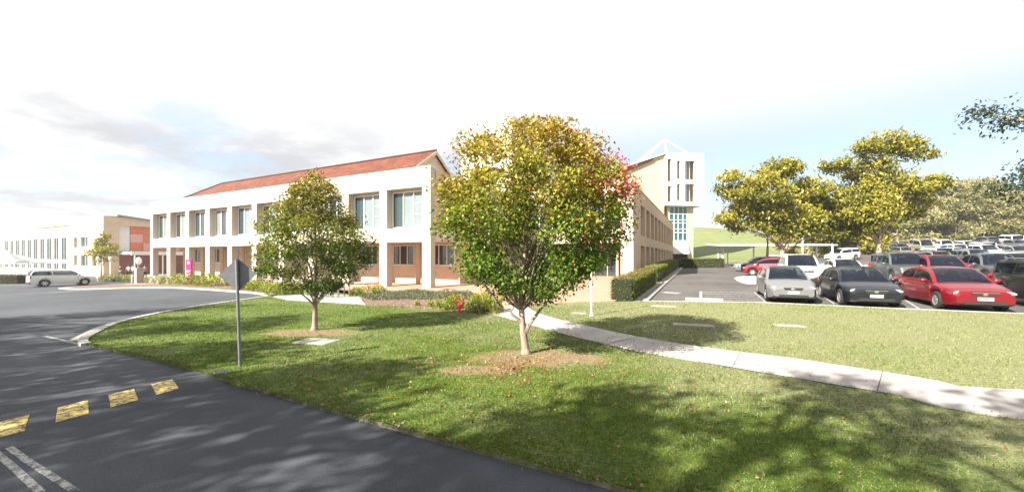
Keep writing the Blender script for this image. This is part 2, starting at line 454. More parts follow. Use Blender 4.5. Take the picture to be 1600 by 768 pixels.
# ------------------------------------------------------------------ sheets
def sheet(name, poly, off, m, step=2.0, skirt=0., kind='structure'):
    bm = bmesh.new(); bm.faces.new([bm.verts.new((p[0], p[1], 0)) for p in poly])
    bmesh.ops.triangulate(bm, faces=bm.faces[:])
    for ax in (0, 1):
        lo = min(p[ax] for p in poly); hi = max(p[ax] for p in poly); k = math.floor(lo / step) + 1
        while k * step < hi:
            co = [0, 0, 0]; no = [0, 0, 0]; co[ax] = k * step; no[ax] = 1
            bmesh.ops.bisect_plane(bm, geom=bm.verts[:] + bm.edges[:] + bm.faces[:], plane_co=co, plane_no=no, dist=1e-5); k += 1
    bmesh.ops.recalc_face_normals(bm, faces=bm.faces[:])
    if sum(f.normal.z for f in bm.faces) < 0: bmesh.ops.reverse_faces(bm, faces=bm.faces[:])
    for v in bm.verts: v.co.z = g(v.co.x, v.co.y) + off
    if skirt:
        e = [x for x in bm.edges if x.is_boundary]
        r = bmesh.ops.extrude_edge_only(bm, edges=e)
        for v in r['geom']:
            if isinstance(v, bmesh.types.BMVert): v.co.z -= skirt
    me = bpy.data.meshes.new(name); bm.to_mesh(me); bm.free(); me.materials.append(m)
    o = link(bpy.data.objects.new(name, me)); o['kind'] = kind; return o
def resample(pts, step):
    o = [Vector(pts[0][:2] + (0,)) if isinstance(pts[0], tuple) else Vector((pts[0][0], pts[0][1], 0))]
    for p in pts[1:]:
        p = Vector((p[0], p[1], 0)); n = max(1, int((p - o[-1]).length / step)); a = o[-1].copy()
        o += [a + (p - a) * (i / n) for i in range(1, n + 1)]
    return o
def spline(pts, n=8):
    P = [Vector((p[0], p[1], 0)) for p in pts]; P = [P[0] * 2 - P[1]] + P + [P[-1] * 2 - P[-2]]; o = []
    for i in range(1, len(P) - 2):
        for k in range(n):
            t = k / n
            o.append(.5 * ((2 * P[i]) + (P[i + 1] - P[i - 1]) * t + (2 * P[i - 1] - 5 * P[i] + 4 * P[i + 1] - P[i + 2]) * t * t + (3 * P[i] - P[i - 1] - 3 * P[i + 1] + P[i + 2]) * t ** 3))
    return o + [P[-2]]
def strip(name, pts, w, z0, z1, m, shift=0., kind='structure', parent=None):
    """A band w wide along pts, from g+z0 to g+z1 (a kerb, or a painted line when thin)."""
    P = resample(pts, 1.5); L = []; Rr = []
    for i, p in enumerate(P):
        d = (P[min(i + 1, len(P) - 1)] - P[max(i - 1, 0)]).normalized(); nrm = Vector((-d.y, d.x, 0))
        L.append(p + nrm * (shift + w / 2)); Rr.append(p + nrm * (shift - w / 2))
    b = B(); n = len(P)
    vs = [(q.x, q.y, g(q.x, q.y) + z) for z in (z0, z1) for s_ in (L, Rr) for q in s_]
    fs = []
    for i in range(n - 1):
        fs += [(2 * n + i, 3 * n + i, 3 * n + i + 1, 2 * n + i + 1), (i, 2 * n + i, 2 * n + i + 1, i + 1), (n + i + 1, 3 * n + i + 1, 3 * n + i, n + i)]
    fs += [(0, n, 3 * n, 2 * n), (n - 1, 3 * n - 1, 4 * n - 1, 2 * n - 1)]
    b.add(vs, fs); o = b.build(name, m, parent)
    if kind: o['kind'] = kind
    return o

# base ground: one sheet out to the horizon
def axis(lo, hi, step, far):
    a = list(np.arange(lo, hi + .1, step)); d = step; x = hi
    while x < far: d *= 1.35; x += d; a.append(x)
    d = step; x = lo
    while x > -far: d *= 1.35; x -= d; a.insert(0, x)
    return a
gx = axis(-70, 130, 2.5, 300); gy = axis(-20, 190, 2.5, 300)
V = [(x, y, g(x, y) - .22) for y in gy for x in gx]; nx = len(gx)
b = B(); b.add(V, [(j * nx + i, j * nx + i + 1, (j + 1) * nx + i + 1, (j + 1) * nx + i) for j in range(len(gy) - 1) for i in range(nx - 1)])
tag(b.build('ground', M_FIELD, smooth=180), kind='structure')

def P2(px, py, off=0.): return pix(px, py, off)
# near edge of the lawn along the road, then the kerb round into the side road
road_edge = [Vector((40, -14.9, 0)), Vector((12, -1.9, 0))] + [P2(*p) for p in ((1000, 768), (650, 675), (380, 600), (250, 561), (185, 547))]
tip = spline([P2(185, 547), P2(150, 539), P2(134, 533), P2(148, 521), P2(200, 500), P2(300, 480), P2(424, 462)], 8)
lawn_back = [P2(*p) for p in ((450, 468), (570, 476), (640, 479), (780, 492), (850, 473), (958, 471), (1010, 470), (1190, 472), (1400, 481), (1600, 489))] + [Vector((46, 3.5, 0))]
lawn_poly = road_edge[:-1] + tip + lawn_back
sheet('lawn', lawn_poly, 0, M_LAWN, 1.5, .3)
strip('kerb', road_edge + tip[1:12], .035, -.2, .0, M_EDGE, shift=.0)
strip('kerb', tip[12:], .18, -.2, .03, M_KERB, shift=.05)
strip('gutter', tip[20:], .22, -.2, ROAD + .012, M_KERB, shift=.24)

far_kerb = [uv(-40.2, 40), uv(-40.2, -4.2), uv(-40.0, -5.6), uv(-38.8, -6.6), uv(-36, -6.8), uv(-24, -6.7)] + [P2(330, 452), P2(400, 457), P2(424, 460.5)]
asph = [Vector((60, -24, 0)), Vector((40, -14.9, 0)), Vector((12, -1.7, 0)), Vector((3, 6, 0)), Vector((-6, 12, 0)), Vector((-10, 22, 0))] + list(reversed(far_kerb)) + [uv(-56, 40), uv(-56, 3), Vector((-130, 50, 0)), Vector((-130, -60, 0)), Vector((40, -60, 0))]
sheet('road', asph, ROAD, M_ASPH, 2.5)
strip('kerb', far_kerb, .32, -.2, .03, M_KERB, shift=.0)

# car park
drive_edge = [P2(1008, 470), P2(1040, 441), P2(1062, 422), Vector((28.3, 63, 0))]
carp = [P2(1008, 471)] + [P2(x, y) for x, y in ((1190, 473), (1400, 482), (1600, 490))] + [Vector((46, 3, 0)), Vector((150, 20, 0)), Vector((130, 95, 0)), Vector((75, 72, 0)), Vector((46, 64, 0))] + list(reversed(drive_edge[1:]))
sheet('car_park', carp, ROAD, M_CARP, 2.5)
sheet('upper_car_park', [Vector((67, 103, 0)), Vector((150, 60, 0)), Vector((160, 85, 0)), Vector((73, 118, 0))], ROAD, M_CARP, 2.5)
strip('kerb', drive_edge, .22, -.25, .03, M_KERB)
strip('kerb', [P2(1008, 470), P2(1190, 472), P2(1400, 481.5), P2(1600, 489.5), Vector((46, 3.2, 0))], .16, -.25, .012, M_KERB)
strip('drain_strip', [d + Vector((-.55, .25, 0)) for d in drive_edge], .75, -.25, -.02, M_CONC)

# footpath across the lawn
mid_path = spline([P2(772, 470), P2(800, 487), P2(840, 500), P2(905, 517), P2(1000, 538), P2(1120, 557), P2(1250, 575), P2(1420, 603), P2(1600, 632), Vector((13, 4.2, 0)), Vector((24, -1, 0))], 8)
def ribbon(pts, w):
    l = []; r = []
    for i, p in enumerate(pts):
        d = (pts[min(i + 1, len(pts) - 1)] - pts[max(i - 1, 0)]).normalized(); nr = Vector((-d.y, d.x, 0))
        l.append(p + nr * w[i] / 2); r.append(p - nr * w[i] / 2)
    return l, r
ww = [1.35 + .9 * max(0, 1 - i / 14) for i in range(len(mid_path))]
pl, pr_ = ribbon(mid_path, ww)
sheet('footpath', pr_ + list(reversed(pl)), .018, M_PATH, 1.5, .05)
for i in range(18, len(mid_path) - 6, 12):
    p = mid_path[i]; d = (mid_path[i + 1] - p).normalized(); nr = Vector((-d.y, d.x, 0)) * ww[i] / 2
    strip('path_joint', [p - nr, p + nr], .010, .01, .0205, M_DARK)

# paving round the buildings, beds
sheet('brick_paving', [uv(-39.9, -2.2), uv(-9.5, -2.2), P2(640, 456), P2(735, 459), P2(785, 478), P2(850, 474), P2(960, 471), P2(985, 460), uv(12.5, 11), uv(12.5, 14), uv(-39.9, 14)], .03, M_PAVER, 2.5, .1)
sheet('garden_bed', [uv(-39.6, -5.4), uv(-38.6, -6.4), uv(-36, -6.6), uv(-24, -6.5), P2(330, 451), P2(400, 456), P2(424, 459), P2(436, 461), uv(-10, -4.6), uv(-9.6, -2.15), uv(-39.7, -2.15)], .05, M_MULCH, 2.0, .1)
sheet('bike_rack_pad', [P2(426, 463.5), P2(444, 459.5), P2(500, 459), P2(560, 463), P2(572, 476), P2(450, 469)], .02, M_CONC, 2.0, .1)
sheet('garden_bed', [P2(566, 464.5), P2(600, 455), P2(640, 454), P2(735, 458.5), P2(783, 479), P2(779, 492), P2(640, 479.5), P2(574, 476)], .05, M_MULCH, 1.5, .1)
sheet('plaza', [uv(-56.2, 3.2), uv(-56.2, 16), uv(-40, 41), Vector((-30, 110, 0)), Vector((-150, 110, 0)), Vector((-132, 52, 0))], .02, M_CONC, 4.0, .2)

# painted markings
def pline(px, w, off=ROAD, m=M_LINE): return strip('road_marking', [P2(*p, off) for p in px], w, off - .02, off + .005, m)
pline([(2, 690), (50, 724), (118, 768)], .06); pline([(-12, 703), (24, 733), (64, 769)], .06)
pline([(70, 525), (128, 538)], .10)
for x0, y0, x1, y1 in ((78, 457, 101, 455.3), (104, 454.8, 124, 453.4), (128, 452.9, 147, 451.6), (152, 451.2, 170, 450), (175, 449.6, 193, 448.4)):
    pline([(x0, y0), (x1, y1)], .55)
pline([(0, 445.5), (42, 444.8)], .45)
CP = ROAD
for x0, y0, x1, y1 in ((1178, 456, 1196, 471), (1274, 455, 1303, 474), (1290, 452, 1318, 476), (1402, 461, 1436, 482)):
    strip('bay_line', [P2(x0, y0, CP), P2(x1, y1, CP)], .07, CP - .02, CP + .005, M_LINE)
for k in range(5):
    t = k / 4
    strip('bay_line', [P2(1097 + 6 * t, 456 + 12 * t, CP), P2(1178 + 16 * t, 456.5 + 13 * t, CP)], .07, CP - .02, CP + .005, M_LINE)
strip('bay_line', [P2(1095, 455, CP), P2(1095, 468, CP)], .14, CP - .02, CP + .006, M_LINE)
strip('bay_line', [P2(1036, 456, CP), P2(1062, 458, CP)], .5, CP - .02, CP + .005, M_LINE)
sheet('kerb_island', spline([P2(1147, 434), P2(1160, 431.5), P2(1190, 432), P2(1196, 441), P2(1165, 442), P2(1147, 436)], 4)[:-1], .03, M_KERB, 3, .2)

# speed hump
h0, h1 = P2(10, 672, ROAD), P2(262, 606, ROAD); hd = (h1 - h0).normalized(); hn = Vector((-hd.y, hd.x, 0))
b = B(); N = 24; HL0, HL1 = -3.2, (h1 - h0).length + .9
prof = [(-.9, -.02), (-.6, .022), (-.3, .045), (0, .055), (.3, .045), (.6, .022), (.9, -.02)]
vs = [];
for i in range(N + 1):
    c = h0 + hd * (HL0 + (HL1 - HL0) * i / N)
    for a_, z in prof: q = c + hn * a_; vs.append((q.x, q.y, ROAD + z))
b.add(vs, [(i * 7 + j, i * 7 + j + 1, (i + 1) * 7 + j + 1, (i + 1) * 7 + j) for i in range(N) for j in range(6)])
tag(b.build('speed_hump', M_ASPH, smooth=180), kind='structure')
def hump_z(a_): return float(np.interp(a_, [p[0] for p in prof], [p[1] for p in prof]))
for cx_, cy_, lx in ((14, 672, .30), (114, 646, .31), (192, 625, .31), (257, 608, .30)):
    c = P2(cx_, cy_, ROAD); t = (c - h0).dot(hd); a0 = (c - h0).dot(hn); b = B(); n = 6; vs = []
    for i in range(n + 1):
        a_ = a0 - .34 + .68 * i / n
        for e, w_ in ((-1, lx), (1, lx)):
            q = h0 + hd * (t + e * w_ / 2 + .25 * (i / n - .5)) + hn * a_; vs.append((q.x, q.y, ROAD + hump_z(a_) + .006))
    b.add(vs, [(2 * i, 2 * i + 1, 2 * i + 3, 2 * i + 2) for i in range(n)])
    tag(b.build('road_marking', M_HUMPY), kind='structure')

# concrete pit lids in the lawn
lids = [(495, 533, .95, .62, .0, 'pale concrete pit lid in bare earth near the smaller tree'),
        (1083, 507.5, 1.15, .45, .0, 'grey concrete pit lid lying within the round tree shadow'),
        (1234, 508.5, .75, .35, .0, 'weathered pit lid in sunny grass in front of the silver sedan'),
        (1036, 478, .95, .42, .0, 'pale pit lid in grass at the end of the clipped hedge'),
        (905, 489, .55, .32, .0, 'small grey pit lid in grass beside the thin white post')]
for px, py, lx, ly, rz, lab in lids:
    p = P2(px, py); t = thing('pit_lid', lab, 'pit lid', p, GRID + .2, 'concrete pit lids in the lawn')
    b = B(); b.box(-lx / 2, lx / 2, -ly / 2, ly / 2, -.1, .012); b.build('surround', M_CONC, t, bevel=.006)
    b = B(); b.box(-lx / 2 + .06, lx / 2 - .06, -ly / 2 + .06, ly / 2 - .06, -.02, .018); b.build('cover', M_CONC, t, bevel=.004)

# ------------------------------------------------------------------ buildings
def roof_faces(o, faces_uv):
    me = o.data; ul = me.uv_layers.new(name='UVMap')
    for p in me.polygons:
        n = p.normal; d = Vector((-n.x, -n.y, 0))
        if d.length < 1e-4: d = Vector((0, 1, 0))
        d.normalize(); e = Vector((-d.y, d.x, 0)); s_ = 1 / max(.2, n.z)
        for li in p.loop_indices:
            c = me.vertices[me.loops[li].vertex_index].co; ul.data[li].uv = (c.dot(e), c.dot(d) * s_)
PANE = {}
def window(parent, x0, x1, z0, z1, y, bars, mats, fm, tf=None, th=.07, hbar=None, lab=None):
    """A framed window: frame mesh (part) with one pane (sub-part) per light."""
    tf = tf or (lambda p: p)
    b = B(tf); b.box(x0, x1, y - th, y + .02, z0, z0 + .07); b.box(x0, x1, y - th, y + .02, z1 - .07, z1)
    b.box(x0, x0 + .07, y - th, y + .02, z0 + .07, z1 - .07); b.box(x1 - .07, x1, y - th, y + .02, z0 + .07, z1 - .07)
    xs = [x0 + .035] + [x0 + (x1 - x0) * f for f in bars] + [x1 - .035]
    for x in xs[1:-1]: b.box(x - .035, x + .035, y - th, y + .02, z0 + .07, z1 - .07)
    if hbar:
        for i, fr in hbar: b.box(xs[i] + .035, xs[i + 1] - .035, y - th * .8, y + .02, z0 + (z1 - z0) * fr - .03, z0 + (z1 - z0) * fr + .03)
    b.box(x0 - .06, x1 + .06, y - th - .06, y + .01, z0 - .06, z0 - .003)
    f = b.build('window', fm, parent)
    for i in range(len(xs) - 1):
        p = B(tf); p.box(xs[i] + .03, xs[i + 1] - .03, y - .012, y + .012, z0 + .05, z1 - .05); p.build('pane', mats[i % len(mats)], f)
    return f

# the two-storey arcaded building
bl = thing('arcaded_building', 'two-storey cream building with square arcade piers and long orange tiled roof', 'building', R0, GRID)
L0, L1 = -38.75, .16; PS = 3.83; PW = .72
open_low = []; open_up = []
for k in range(10):
    xr = -.2 - PS * k - PW / 2 + .02; xl = -.2 - PS * (k + 1) + PW / 2
    open_low.append((xl, xr, -1.3, 3.16)); open_up.append((xl, xr, 4.09, 6.83))
b = B(); b.wall(L0, L1, -1.3, 8.05, 0, .5, open_low + open_up); b.build('facade', M_CREAM, bl, bevel=.012)
b = B(); b.box(L0 - .02, L1 + .02, -.04, .52, 8.053, 8.16); b.box(L0, L1, -.03, -.003, 4.0, 4.085); b.build('coping', M_WHITE, bl)
b = B(); b.box(L0 + .03, .14, .503, 3.15, 3.2, 4.06); b.box(L0 + .03, .14, .503, 2.0, 6.86, 7.3); b.build('arcade_ceiling', M_SOFFIT, bl)
low_h = [(-1.25 - 3.8 * k - 1.1, -1.25 - 3.8 * k + 1.1, 1.5, 3.08) for k in range(10)]
b = B(); b.wall(L0 + .02, .16, -1.3, 3.197, 3.2, .25, low_h); b.build('arcade_wall', M_BRICK, bl)
up_h = [(-.2 - PS * (k + 1) + .40, -.2 - PS * k - .40, 4.16, 6.70) for k in range(10)]
b = B(); b.wall(L0 + .02, .14, 4.063, 6.857, .505, .2, up_h); b.build('upper_wall', M_PEACH, bl)
for k in range(11):
    x = -.2 - PS * k; b = B(); b.box(x - .08, x + .08, .708, 1.547, 4.063, 6.857); b.build('balcony_divider', M_PEACH, bl)
b = B(); b.box(L0 + .02, .14, 3.453, 11.7, -1.3, 7.3); b.box(L0 + .02, .14, 1.56, 3.45, 4.07, 7.3); b.box(L0 + .01, .135, .6, 11.7, 7.303, 7.95); b.build('body', M_PEACH, bl)
b2 = B(lambda p: (.204 - p[1], p[0], p[2])); b2.wall(3.46, 11.7, -.4, 7.9, 0, .06, [(3.9, 5.6, .9, 3.0), (7, 9, .9, 3), (3.9, 5.6, 4.3, 6.5), (7, 9, 4.3, 6.5)]); b2.build('end_wall', M_PEACH, bl)
for (a_, c_, d_, e_) in ((3.9, 5.6, .9, 3.0), (7, 9, .9, 3), (3.9, 5.6, 4.3, 6.5), (7, 9, 4.3, 6.5)):
    window(bl, a_, c_, d_, e_, .05, [.5], [M_GLASS], M_WFRAME, lambda p: (.22 - p[1], p[0], p[2]))
# round columns standing before the arcade wall
for k in range(10):
    x = -3.2 - PS * k
    b = B(); b.lathe([(.27, -1.3), (.27, .02), (.19, .04), (.19, 3.19)], 18, (x, 2.75, 0)); b.build('column', M_PEACH, bl, 40)
b = B(); b.box(L0 - .05, .6, -.12, 3.18, -1.3, .055); b.build('arcade_floor', M_CONC, bl)
b = B(); b.tube([(.42, 3.0, -.1), (.42, 3.0, 7.2)], .06, 8); b.build('downpipe', M_TAN, bl)
for k, h in enumerate(low_h):
    window(bl, *h[:2], *h[2:], 3.24, [.34, .68], [M_GLASS], M_FRAME)
wv = [[M_DGLASS, M_BLIND, M_BLIND], [M_GLASS, M_BLIND, M_DGLASS], [M_DGLASS, M_DGLASS, M_BLIND], [M_BLIND, M_GLASS, M_BLIND]]
for k, h in enumerate(up_h):
    window(bl, *h[:2], *h[2:], .56, [.34, .64], wv[0 if k == 0 else (k * 7 + 1) % 4], M_WFRAME, hbar=[(2, .36), (2, .66)])
# roof: hip at the far end, gable at the near end
E0, E1, EH, RY, RH = 1.2, 10.55, 7.75, 5.87, 11.06
b = B(); GX, HX, EX = -3.9, -36.3, -40.3
b.add([(GX, E0, EH), (EX, E0, EH), (HX, RY, RH), (GX, RY, RH), (EX, E1, EH), (GX, E1, EH)], [(0, 3, 2, 1), (5, 4, 2, 3), (1, 2, 4)])
b.add([(GX, E0, EH - .14), (EX, E0, EH - .14), (HX, RY, RH - .14), (GX, RY, RH - .14), (EX, E1, EH - .14), (GX, E1, EH - .14)], [(1, 2, 3, 0), (3, 2, 4, 5), (4, 2, 1)])
b.add([(GX, E0, EH), (GX, RY, RH), (GX, RY, RH - .14), (GX, E0, EH - .14), (GX, E1, EH), (GX, E1, EH - .14)], [(0, 3, 2, 1), (1, 2, 5, 4)])
rf = b.build('roof', M_TILE, bl); roof_faces(rf, None)
b = B(); b.tube([(GX, RY, RH + .02), (HX, RY, RH + .02)], .11, 8); b.tube([(HX, RY, RH + .02), (EX, E0, EH + .02)], .10, 8); b.tube([(HX, RY, RH + .02), (EX, E1, EH + .02)], .10, 8); b.build('ridge_tiles', M_TILE, rf)
b = B(); b.add([(GX - .25, E0 + .3, EH - .2), (GX - .25, E1 - .3, EH - .2), (GX - .25, RY, RH - .22), (GX - .6, E0 + .3, EH - .2), (GX - .6, E1 - .3, EH - .2), (GX - .6, RY, RH - .22)], [(0, 1, 2), (5, 4, 3), (0, 2, 5, 3), (1, 4, 5, 2)])
b.build('gable', M_CREAM, bl)
b = B(); sl = (RH - EH) / (RY - E0)
for ya, yb in ((E0, RY), (E1, RY)):
    b.add([(GX + .06, ya, EH - .02), (GX + .06, yb, RH - .02), (GX + .06, yb, RH - .32), (GX + .06, ya, EH - .32), (GX + .01, ya, EH - .02), (GX + .01, yb, RH - .02), (GX + .01, yb, RH - .32), (GX + .01, ya, EH - .32)],
          [(0, 1, 2, 3), (7, 6, 5, 4), (0, 4, 5, 1), (3, 2, 6, 7)])
b.build('bargeboard', M_CREAM, bl)

# tall pale block behind the forecourt tree
tb = thing('tall_building_block', 'tall plain pale building block rising behind the big autumn tree', 'building', uv(-6.4, 13.2), GRID)
b = B(); b.box(0, 6, 0, 10, -.5, 15.6); b.build('wall', M_WHITE, tb)
b = B(); b.box(-.1, 6.1, -.1, 10.1, 15.603, 15.85); b.build('coping', M_WHITE, tb)
for i in range(1):
    for zz_ in (9.2, 12.6): window(tb, 1.8 + i * 4, 4.4 + i * 4, zz_, zz_ + 1.9, -.03, [.5], [M_GLASS], M_WFRAME)

# the long wing along the drive, its corner near the hedge
S0 = Vector((9.79, 31.0, 0))
wb = thing('colonnaded_wing', 'long shaded two-storey wing with narrow repeated bays beside the drive', 'building', S0, GRID)
WL = 44.5; WP = 3.75
lo = []; up = []
for k in range(1, 12):
    lo.append((k * WP + .35, k * WP + 3.1, -.5, 3.16)); up.append((k * WP + .35, k * WP + 3.1, 4.09, 6.83))
sidef = lambda p: (-p[1], p[0], p[2])
b = B(sidef); b.wall(.5, WL, -.5, 8.05, 0, .5, lo + up); b.build('side_facade', M_PEACH, wb)
b = B(lambda p: (.04 - p[1], p[0], p[2])); b.box(.0, WL, 0, .55, 8.053, 8.16); b.build('coping', M_CREAM, wb)
fl = [(-9.6, -1.0, -.5, 3.3)]; fu = [(-9.6, -5.7, 4.3, 6.7), (-5.2, -1.0, 4.3, 6.7)]
b = B(); b.wall(-10.6, 0, -.5, 8.05, 0, .5, fl + fu); b.build('front_facade', M_CREAM, wb, bevel=.012)
b = B(sidef); b.wall(.6, WL, -.5, 7.4, 1.3, .2); b.box(.6, WL, .503, 1.297, 3.2, 4.05); b.box(.6, WL, .503, 1.297, 6.86, 7.2); b.build('inner_wall', M_TAN, wb)
b = B(); b.box(-10.6, -.52, 2.4, WL, -.5, 3.27); b.box(-10.6, -.52, .503, WL, 7.0, 7.9); b.box(-10.59, -.52, .503, 2.39, 3.32, 4.25); b.box(-10.6, -1.52, 1.6, WL, 3.28, 7.0); b.build('body', M_TAN, wb)
for k in range(1, 12):
    for z0, z1 in ((.7, 3.0), (4.3, 6.5)):
        window(wb, k * WP + .7, k * WP + 2.7, z0, z1, 1.28, [.5], [M_GLASS], M_FRAME, sidef)
for h in fu: window(wb, h[0] + .02, h[1] - .02, h[2] + .05, h[3] - .02, .35, [.33, .66], [M_DGLASS, M_BLIND, M_GLASS], M_WFRAME)
window(wb, -9.3, -1.4, 0.2, 3.2, 2.36, [.14, .28, .42, .56, .70, .85], [M_GLASS], M_TAN)
b = B(); RX = -5.4
b.add([(-.9, 2, 7.8), (-.9, WL - .5, 7.8), (RX, WL - .5, 10.8), (RX, 6, 10.8), (-9.9, 2, 7.8), (-9.9, WL - .5, 7.8)], [(0, 1, 2, 3), (4, 3, 2, 5), (0, 3, 4), (1, 5, 2)])
rf = b.build('roof', M_TILE, wb); roof_faces(rf, None)

# tower at the end of the drive
TW = Vector((29.85, 75.0, 0)); TZ = g(TW.x + 3, TW.y)
tw = thing('stair_tower', 'tall white tower with turquoise window and white pyramid frame on top', 'building', TW, R(5))
b = B(); holes = [(.55, 1.35, 16.9, 21.3), (.55, 1.35, 12.9, 16.0), (2.5, 3.15, 17.4, 21.0), (2.5, 3.15, 13.2, 16.4), (4.15, 6.1, 17.3, 21.0), (4.15, 6.1, 12.95, 16.5)]
b.wall(0, 8.0, 12.2, 22.5, 0, .5, holes); b.build('upper_front', M_WHITE, tw, bevel=.02)
b = B(); b.box(.01, .4, .503, 8.6, 12.2, 22.5); b.box(7.6, 7.99, .503, 8.6, 12.2, 22.5); b.box(.41, 7.59, 8.0, 8.6, 12.2, 22.5); b.box(.41, 7.59, .503, 8.0, 12.2, 12.6); b.box(.41, 7.59, .503, 8.0, 21.9, 22.5); b.build('upper_walls', M_WHITE, tw)
b = B(); b.box(.41, 7.59, 1.5, 1.7, 12.61, 21.89); b.build('inner_wall', M_TAN, tw)
for h in holes[4:]: window(tw, h[0] + .05, h[1] - .55, h[2] + .05, h[3] - .05, .9, [.5], [M_GLASS, M_BLIND], M_WFRAME)
b = B(); b.wall(.9, 6.4, -.5, 12.197, 1.0, .4, [(1.5, 5.2, 5.3, 12.19), (1.5, 5.2, -.5, 2.6)]); b.box(.91, 1.3, 1.403, 8, -.5, 12.19); b.box(6.0, 6.39, 1.403, 8, -.5, 12.19); b.build('shaft', M_PEACH, tw)
b = B(); b.box(1.31, 5.99, 3.5, 3.7, -.5, 12.1); b.build('inner_wall', M_TAN, tw)
b = B(); b.add([(1.45, .97, 5.25), (5.25, .97, 5.25), (5.25, .35, 2.75), (1.45, .35, 2.75), (1.45, .997, 2.75), (5.25, .997, 2.75), (1.45, .997, 5.25), (5.25, .997, 5.25)], [(3, 2, 1, 0), (4, 5, 2, 3), (0, 1, 7, 6), (0, 6, 4, 3), (2, 5, 7, 1)]); b.build('canopy', M_WHITE, tw)
w = B(); 
for x in (1.5, 2.4, 3.3, 4.25, 5.1): w.box(x, x + .1, 1.06, 1.2, 5.3, 12.19)
for z in (5.3, 6.9, 7.6, 8.8, 9.4, 10.6, 12.05): w.box(1.61, 5.09, 1.05, 1.19, z, z + .12)
wf = w.build('window', M_WFRAME, tw)
b = B(); b.box(1.52, 5.18, 1.21, 1.25, 5.32, 12.17); b.build('pane', M_TURQ, wf)
# truss pyramid
b = B(); ap = (.9, 1.6, 25.6)
for q in ((-4.0, 1.0, 21.2), (4.9, .3, 22.5), (-4.0, 8.0, 21.2), (4.9, 8.2, 22.5), (.9, 1.6, 22.4)): b.tube([q, ap], .12, 6)
b.build('roof_frame', M_WMETAL, tw)
# cream flank of the tower with its own tiled slope
b = B(); b.add([(-.01, .25, -.5), (-12, .25, -.5), (-12, .25, 18.2), (-.01, .25, 22.3), (-.01, 8.5, -.5), (-12, 8.5, -.5), (-12, 8.5, 18.2), (-.01, 8.5, 22.3)], [(0, 3, 2, 1), (4, 5, 6, 7), (1, 2, 6, 5), (2, 3, 7, 6), (0, 4, 7, 3)])
b.build('flank', M_PEACH, tw)
b = B(); b.add([(-2.4, -.15, 21.55), (-12.3, -.15, 18.15), (-12.3, -.15, 16.7), (-2.4, -.15, 21.0), (-2.4, .24, 21.6), (-12.3, .24, 18.2), (-12.3, .24, 16.7), (-2.4, .24, 21.0)], [(0, 1, 2, 3), (4, 7, 6, 5), (0, 4, 5, 1), (3, 2, 6, 7)])
rf = b.build('roof', M_TILE, tw); roof_faces(rf, None)
b = B(); b.add([(-.02, -.2, 22.45), (-12.4, -.2, 18.25), (-12.4, -.2, 18.0), (-.02, -.2, 22.2), (-.02, 8.6, 22.45), (-12.4, 8.6, 18.25), (-12.4, 8.6, 18.0), (-.02, 8.6, 22.2)], [(0, 3, 2, 1), (4, 5, 6, 7), (0, 1, 5, 4), (3, 7, 6, 2)]); b.build('fascia', M_WHITE, tw)

# distant hall on the left with a white colonnade
H0 = Vector((-66, 62, -.55))
hb = thing('campus_hall', 'distant pale hall with a tall white colonnade and brick canopy end', 'building', H0, GRID)
b = B(); b.wall(-14.5, 0, -.5, 9.3, 0, .4, [(-12.3, -10.6, 1.1, 3.0), (-12.3, -10.6, 4.2, 6.1), (-9.2, -6.2, 1.1, 3.0), (-9.2, -6.2, 4.4, 6.1), (-4.4, -1.6, 1.1, 3.0)]); b.box(-14.49, -.01, .403, 6, 7.9, 9.29); b.box(-14.49, -14.1, .403, 6, -.5, 7.89); b.box(-.41, -.01, .403, 1.9, -.5, 7.89); b.build('front_wall', M_PEACH, hb)
for h in ((-12.3, -10.6, 1.1, 3.0), (-12.3, -10.6, 4.2, 6.1), (-9.2, -6.2, 1.1, 3.0), (-9.2, -6.2, 4.4, 6.1), (-4.4, -1.6, 1.1, 3.0)): window(hb, *h, .2, [.5], [M_GLASS], M_FRAME)
cols = [(-14.6 - 3.9 * k - 3.1, -14.6 - 3.9 * k - .5) for k in range(11)]
hs = [(a_, c_, 2.1, 6.4) for a_, c_ in cols] + [(a_, c_, .3, 1.6) for a_, c_ in cols]
b = B(); b.wall(-58, -14.6, -.5, 7.3, .8, .5, hs); b.box(-58, -14.6, .75, .797, 6.9, 7.25); b.build('colonnade', M_WHITE, hb)
for a_, c_ in cols:
    window(hb, a_, c_, 2.1, 6.4, .86, [.5], [M_DULLGLASS], M_WFRAME, th=.04); window(hb, a_, c_, .3, 1.6, .86, [.5], [M_DULLGLASS], M_WFRAME, th=.04)
b = B(); b.box(-50, -21, 4, 12, 5.5, 9.2); b.box(-24, -20.5, 3, 7, 6.4, 9.9); b.build('upper_storey', M_PEACH, hb)
b = B(); b.box(-50.3, -20.7, 3.7, 12.2, 9.203, 9.45); b.box(-58, -14.6, 1.31, 4, 7.0, 7.25); b.build('flat_roof', M_CREAM, hb)
b = B(sidef); b.box(1.92, 3.4, .6, 1.0, 3.6, 8.6); b.build('white_panel', M_WHITE, hb)
for i in range(5):
    for j in range(3):
        b = B(sidef); b.box(3.45 + i * 1.7, 5.12 + i * 1.7, .5, .75, 3.7 + j * 1.45, 5.12 + j * 1.45); b.build('cladding_panel', M_ORPANEL if (i + j) % 2 == 0 or j == 2 else M_PINKPANEL, hb)
b = B(sidef); b.box(1.95, 13, 1.02, 6, 3.5, 8.4); b.build('side_wall', M_REDBRICK, hb)
b = B(sidef); b.box(1.95, 13, 1.02, 1.3, -.5, 3.1); b.build('ground_floor_wall', M_REDBRICK, hb)
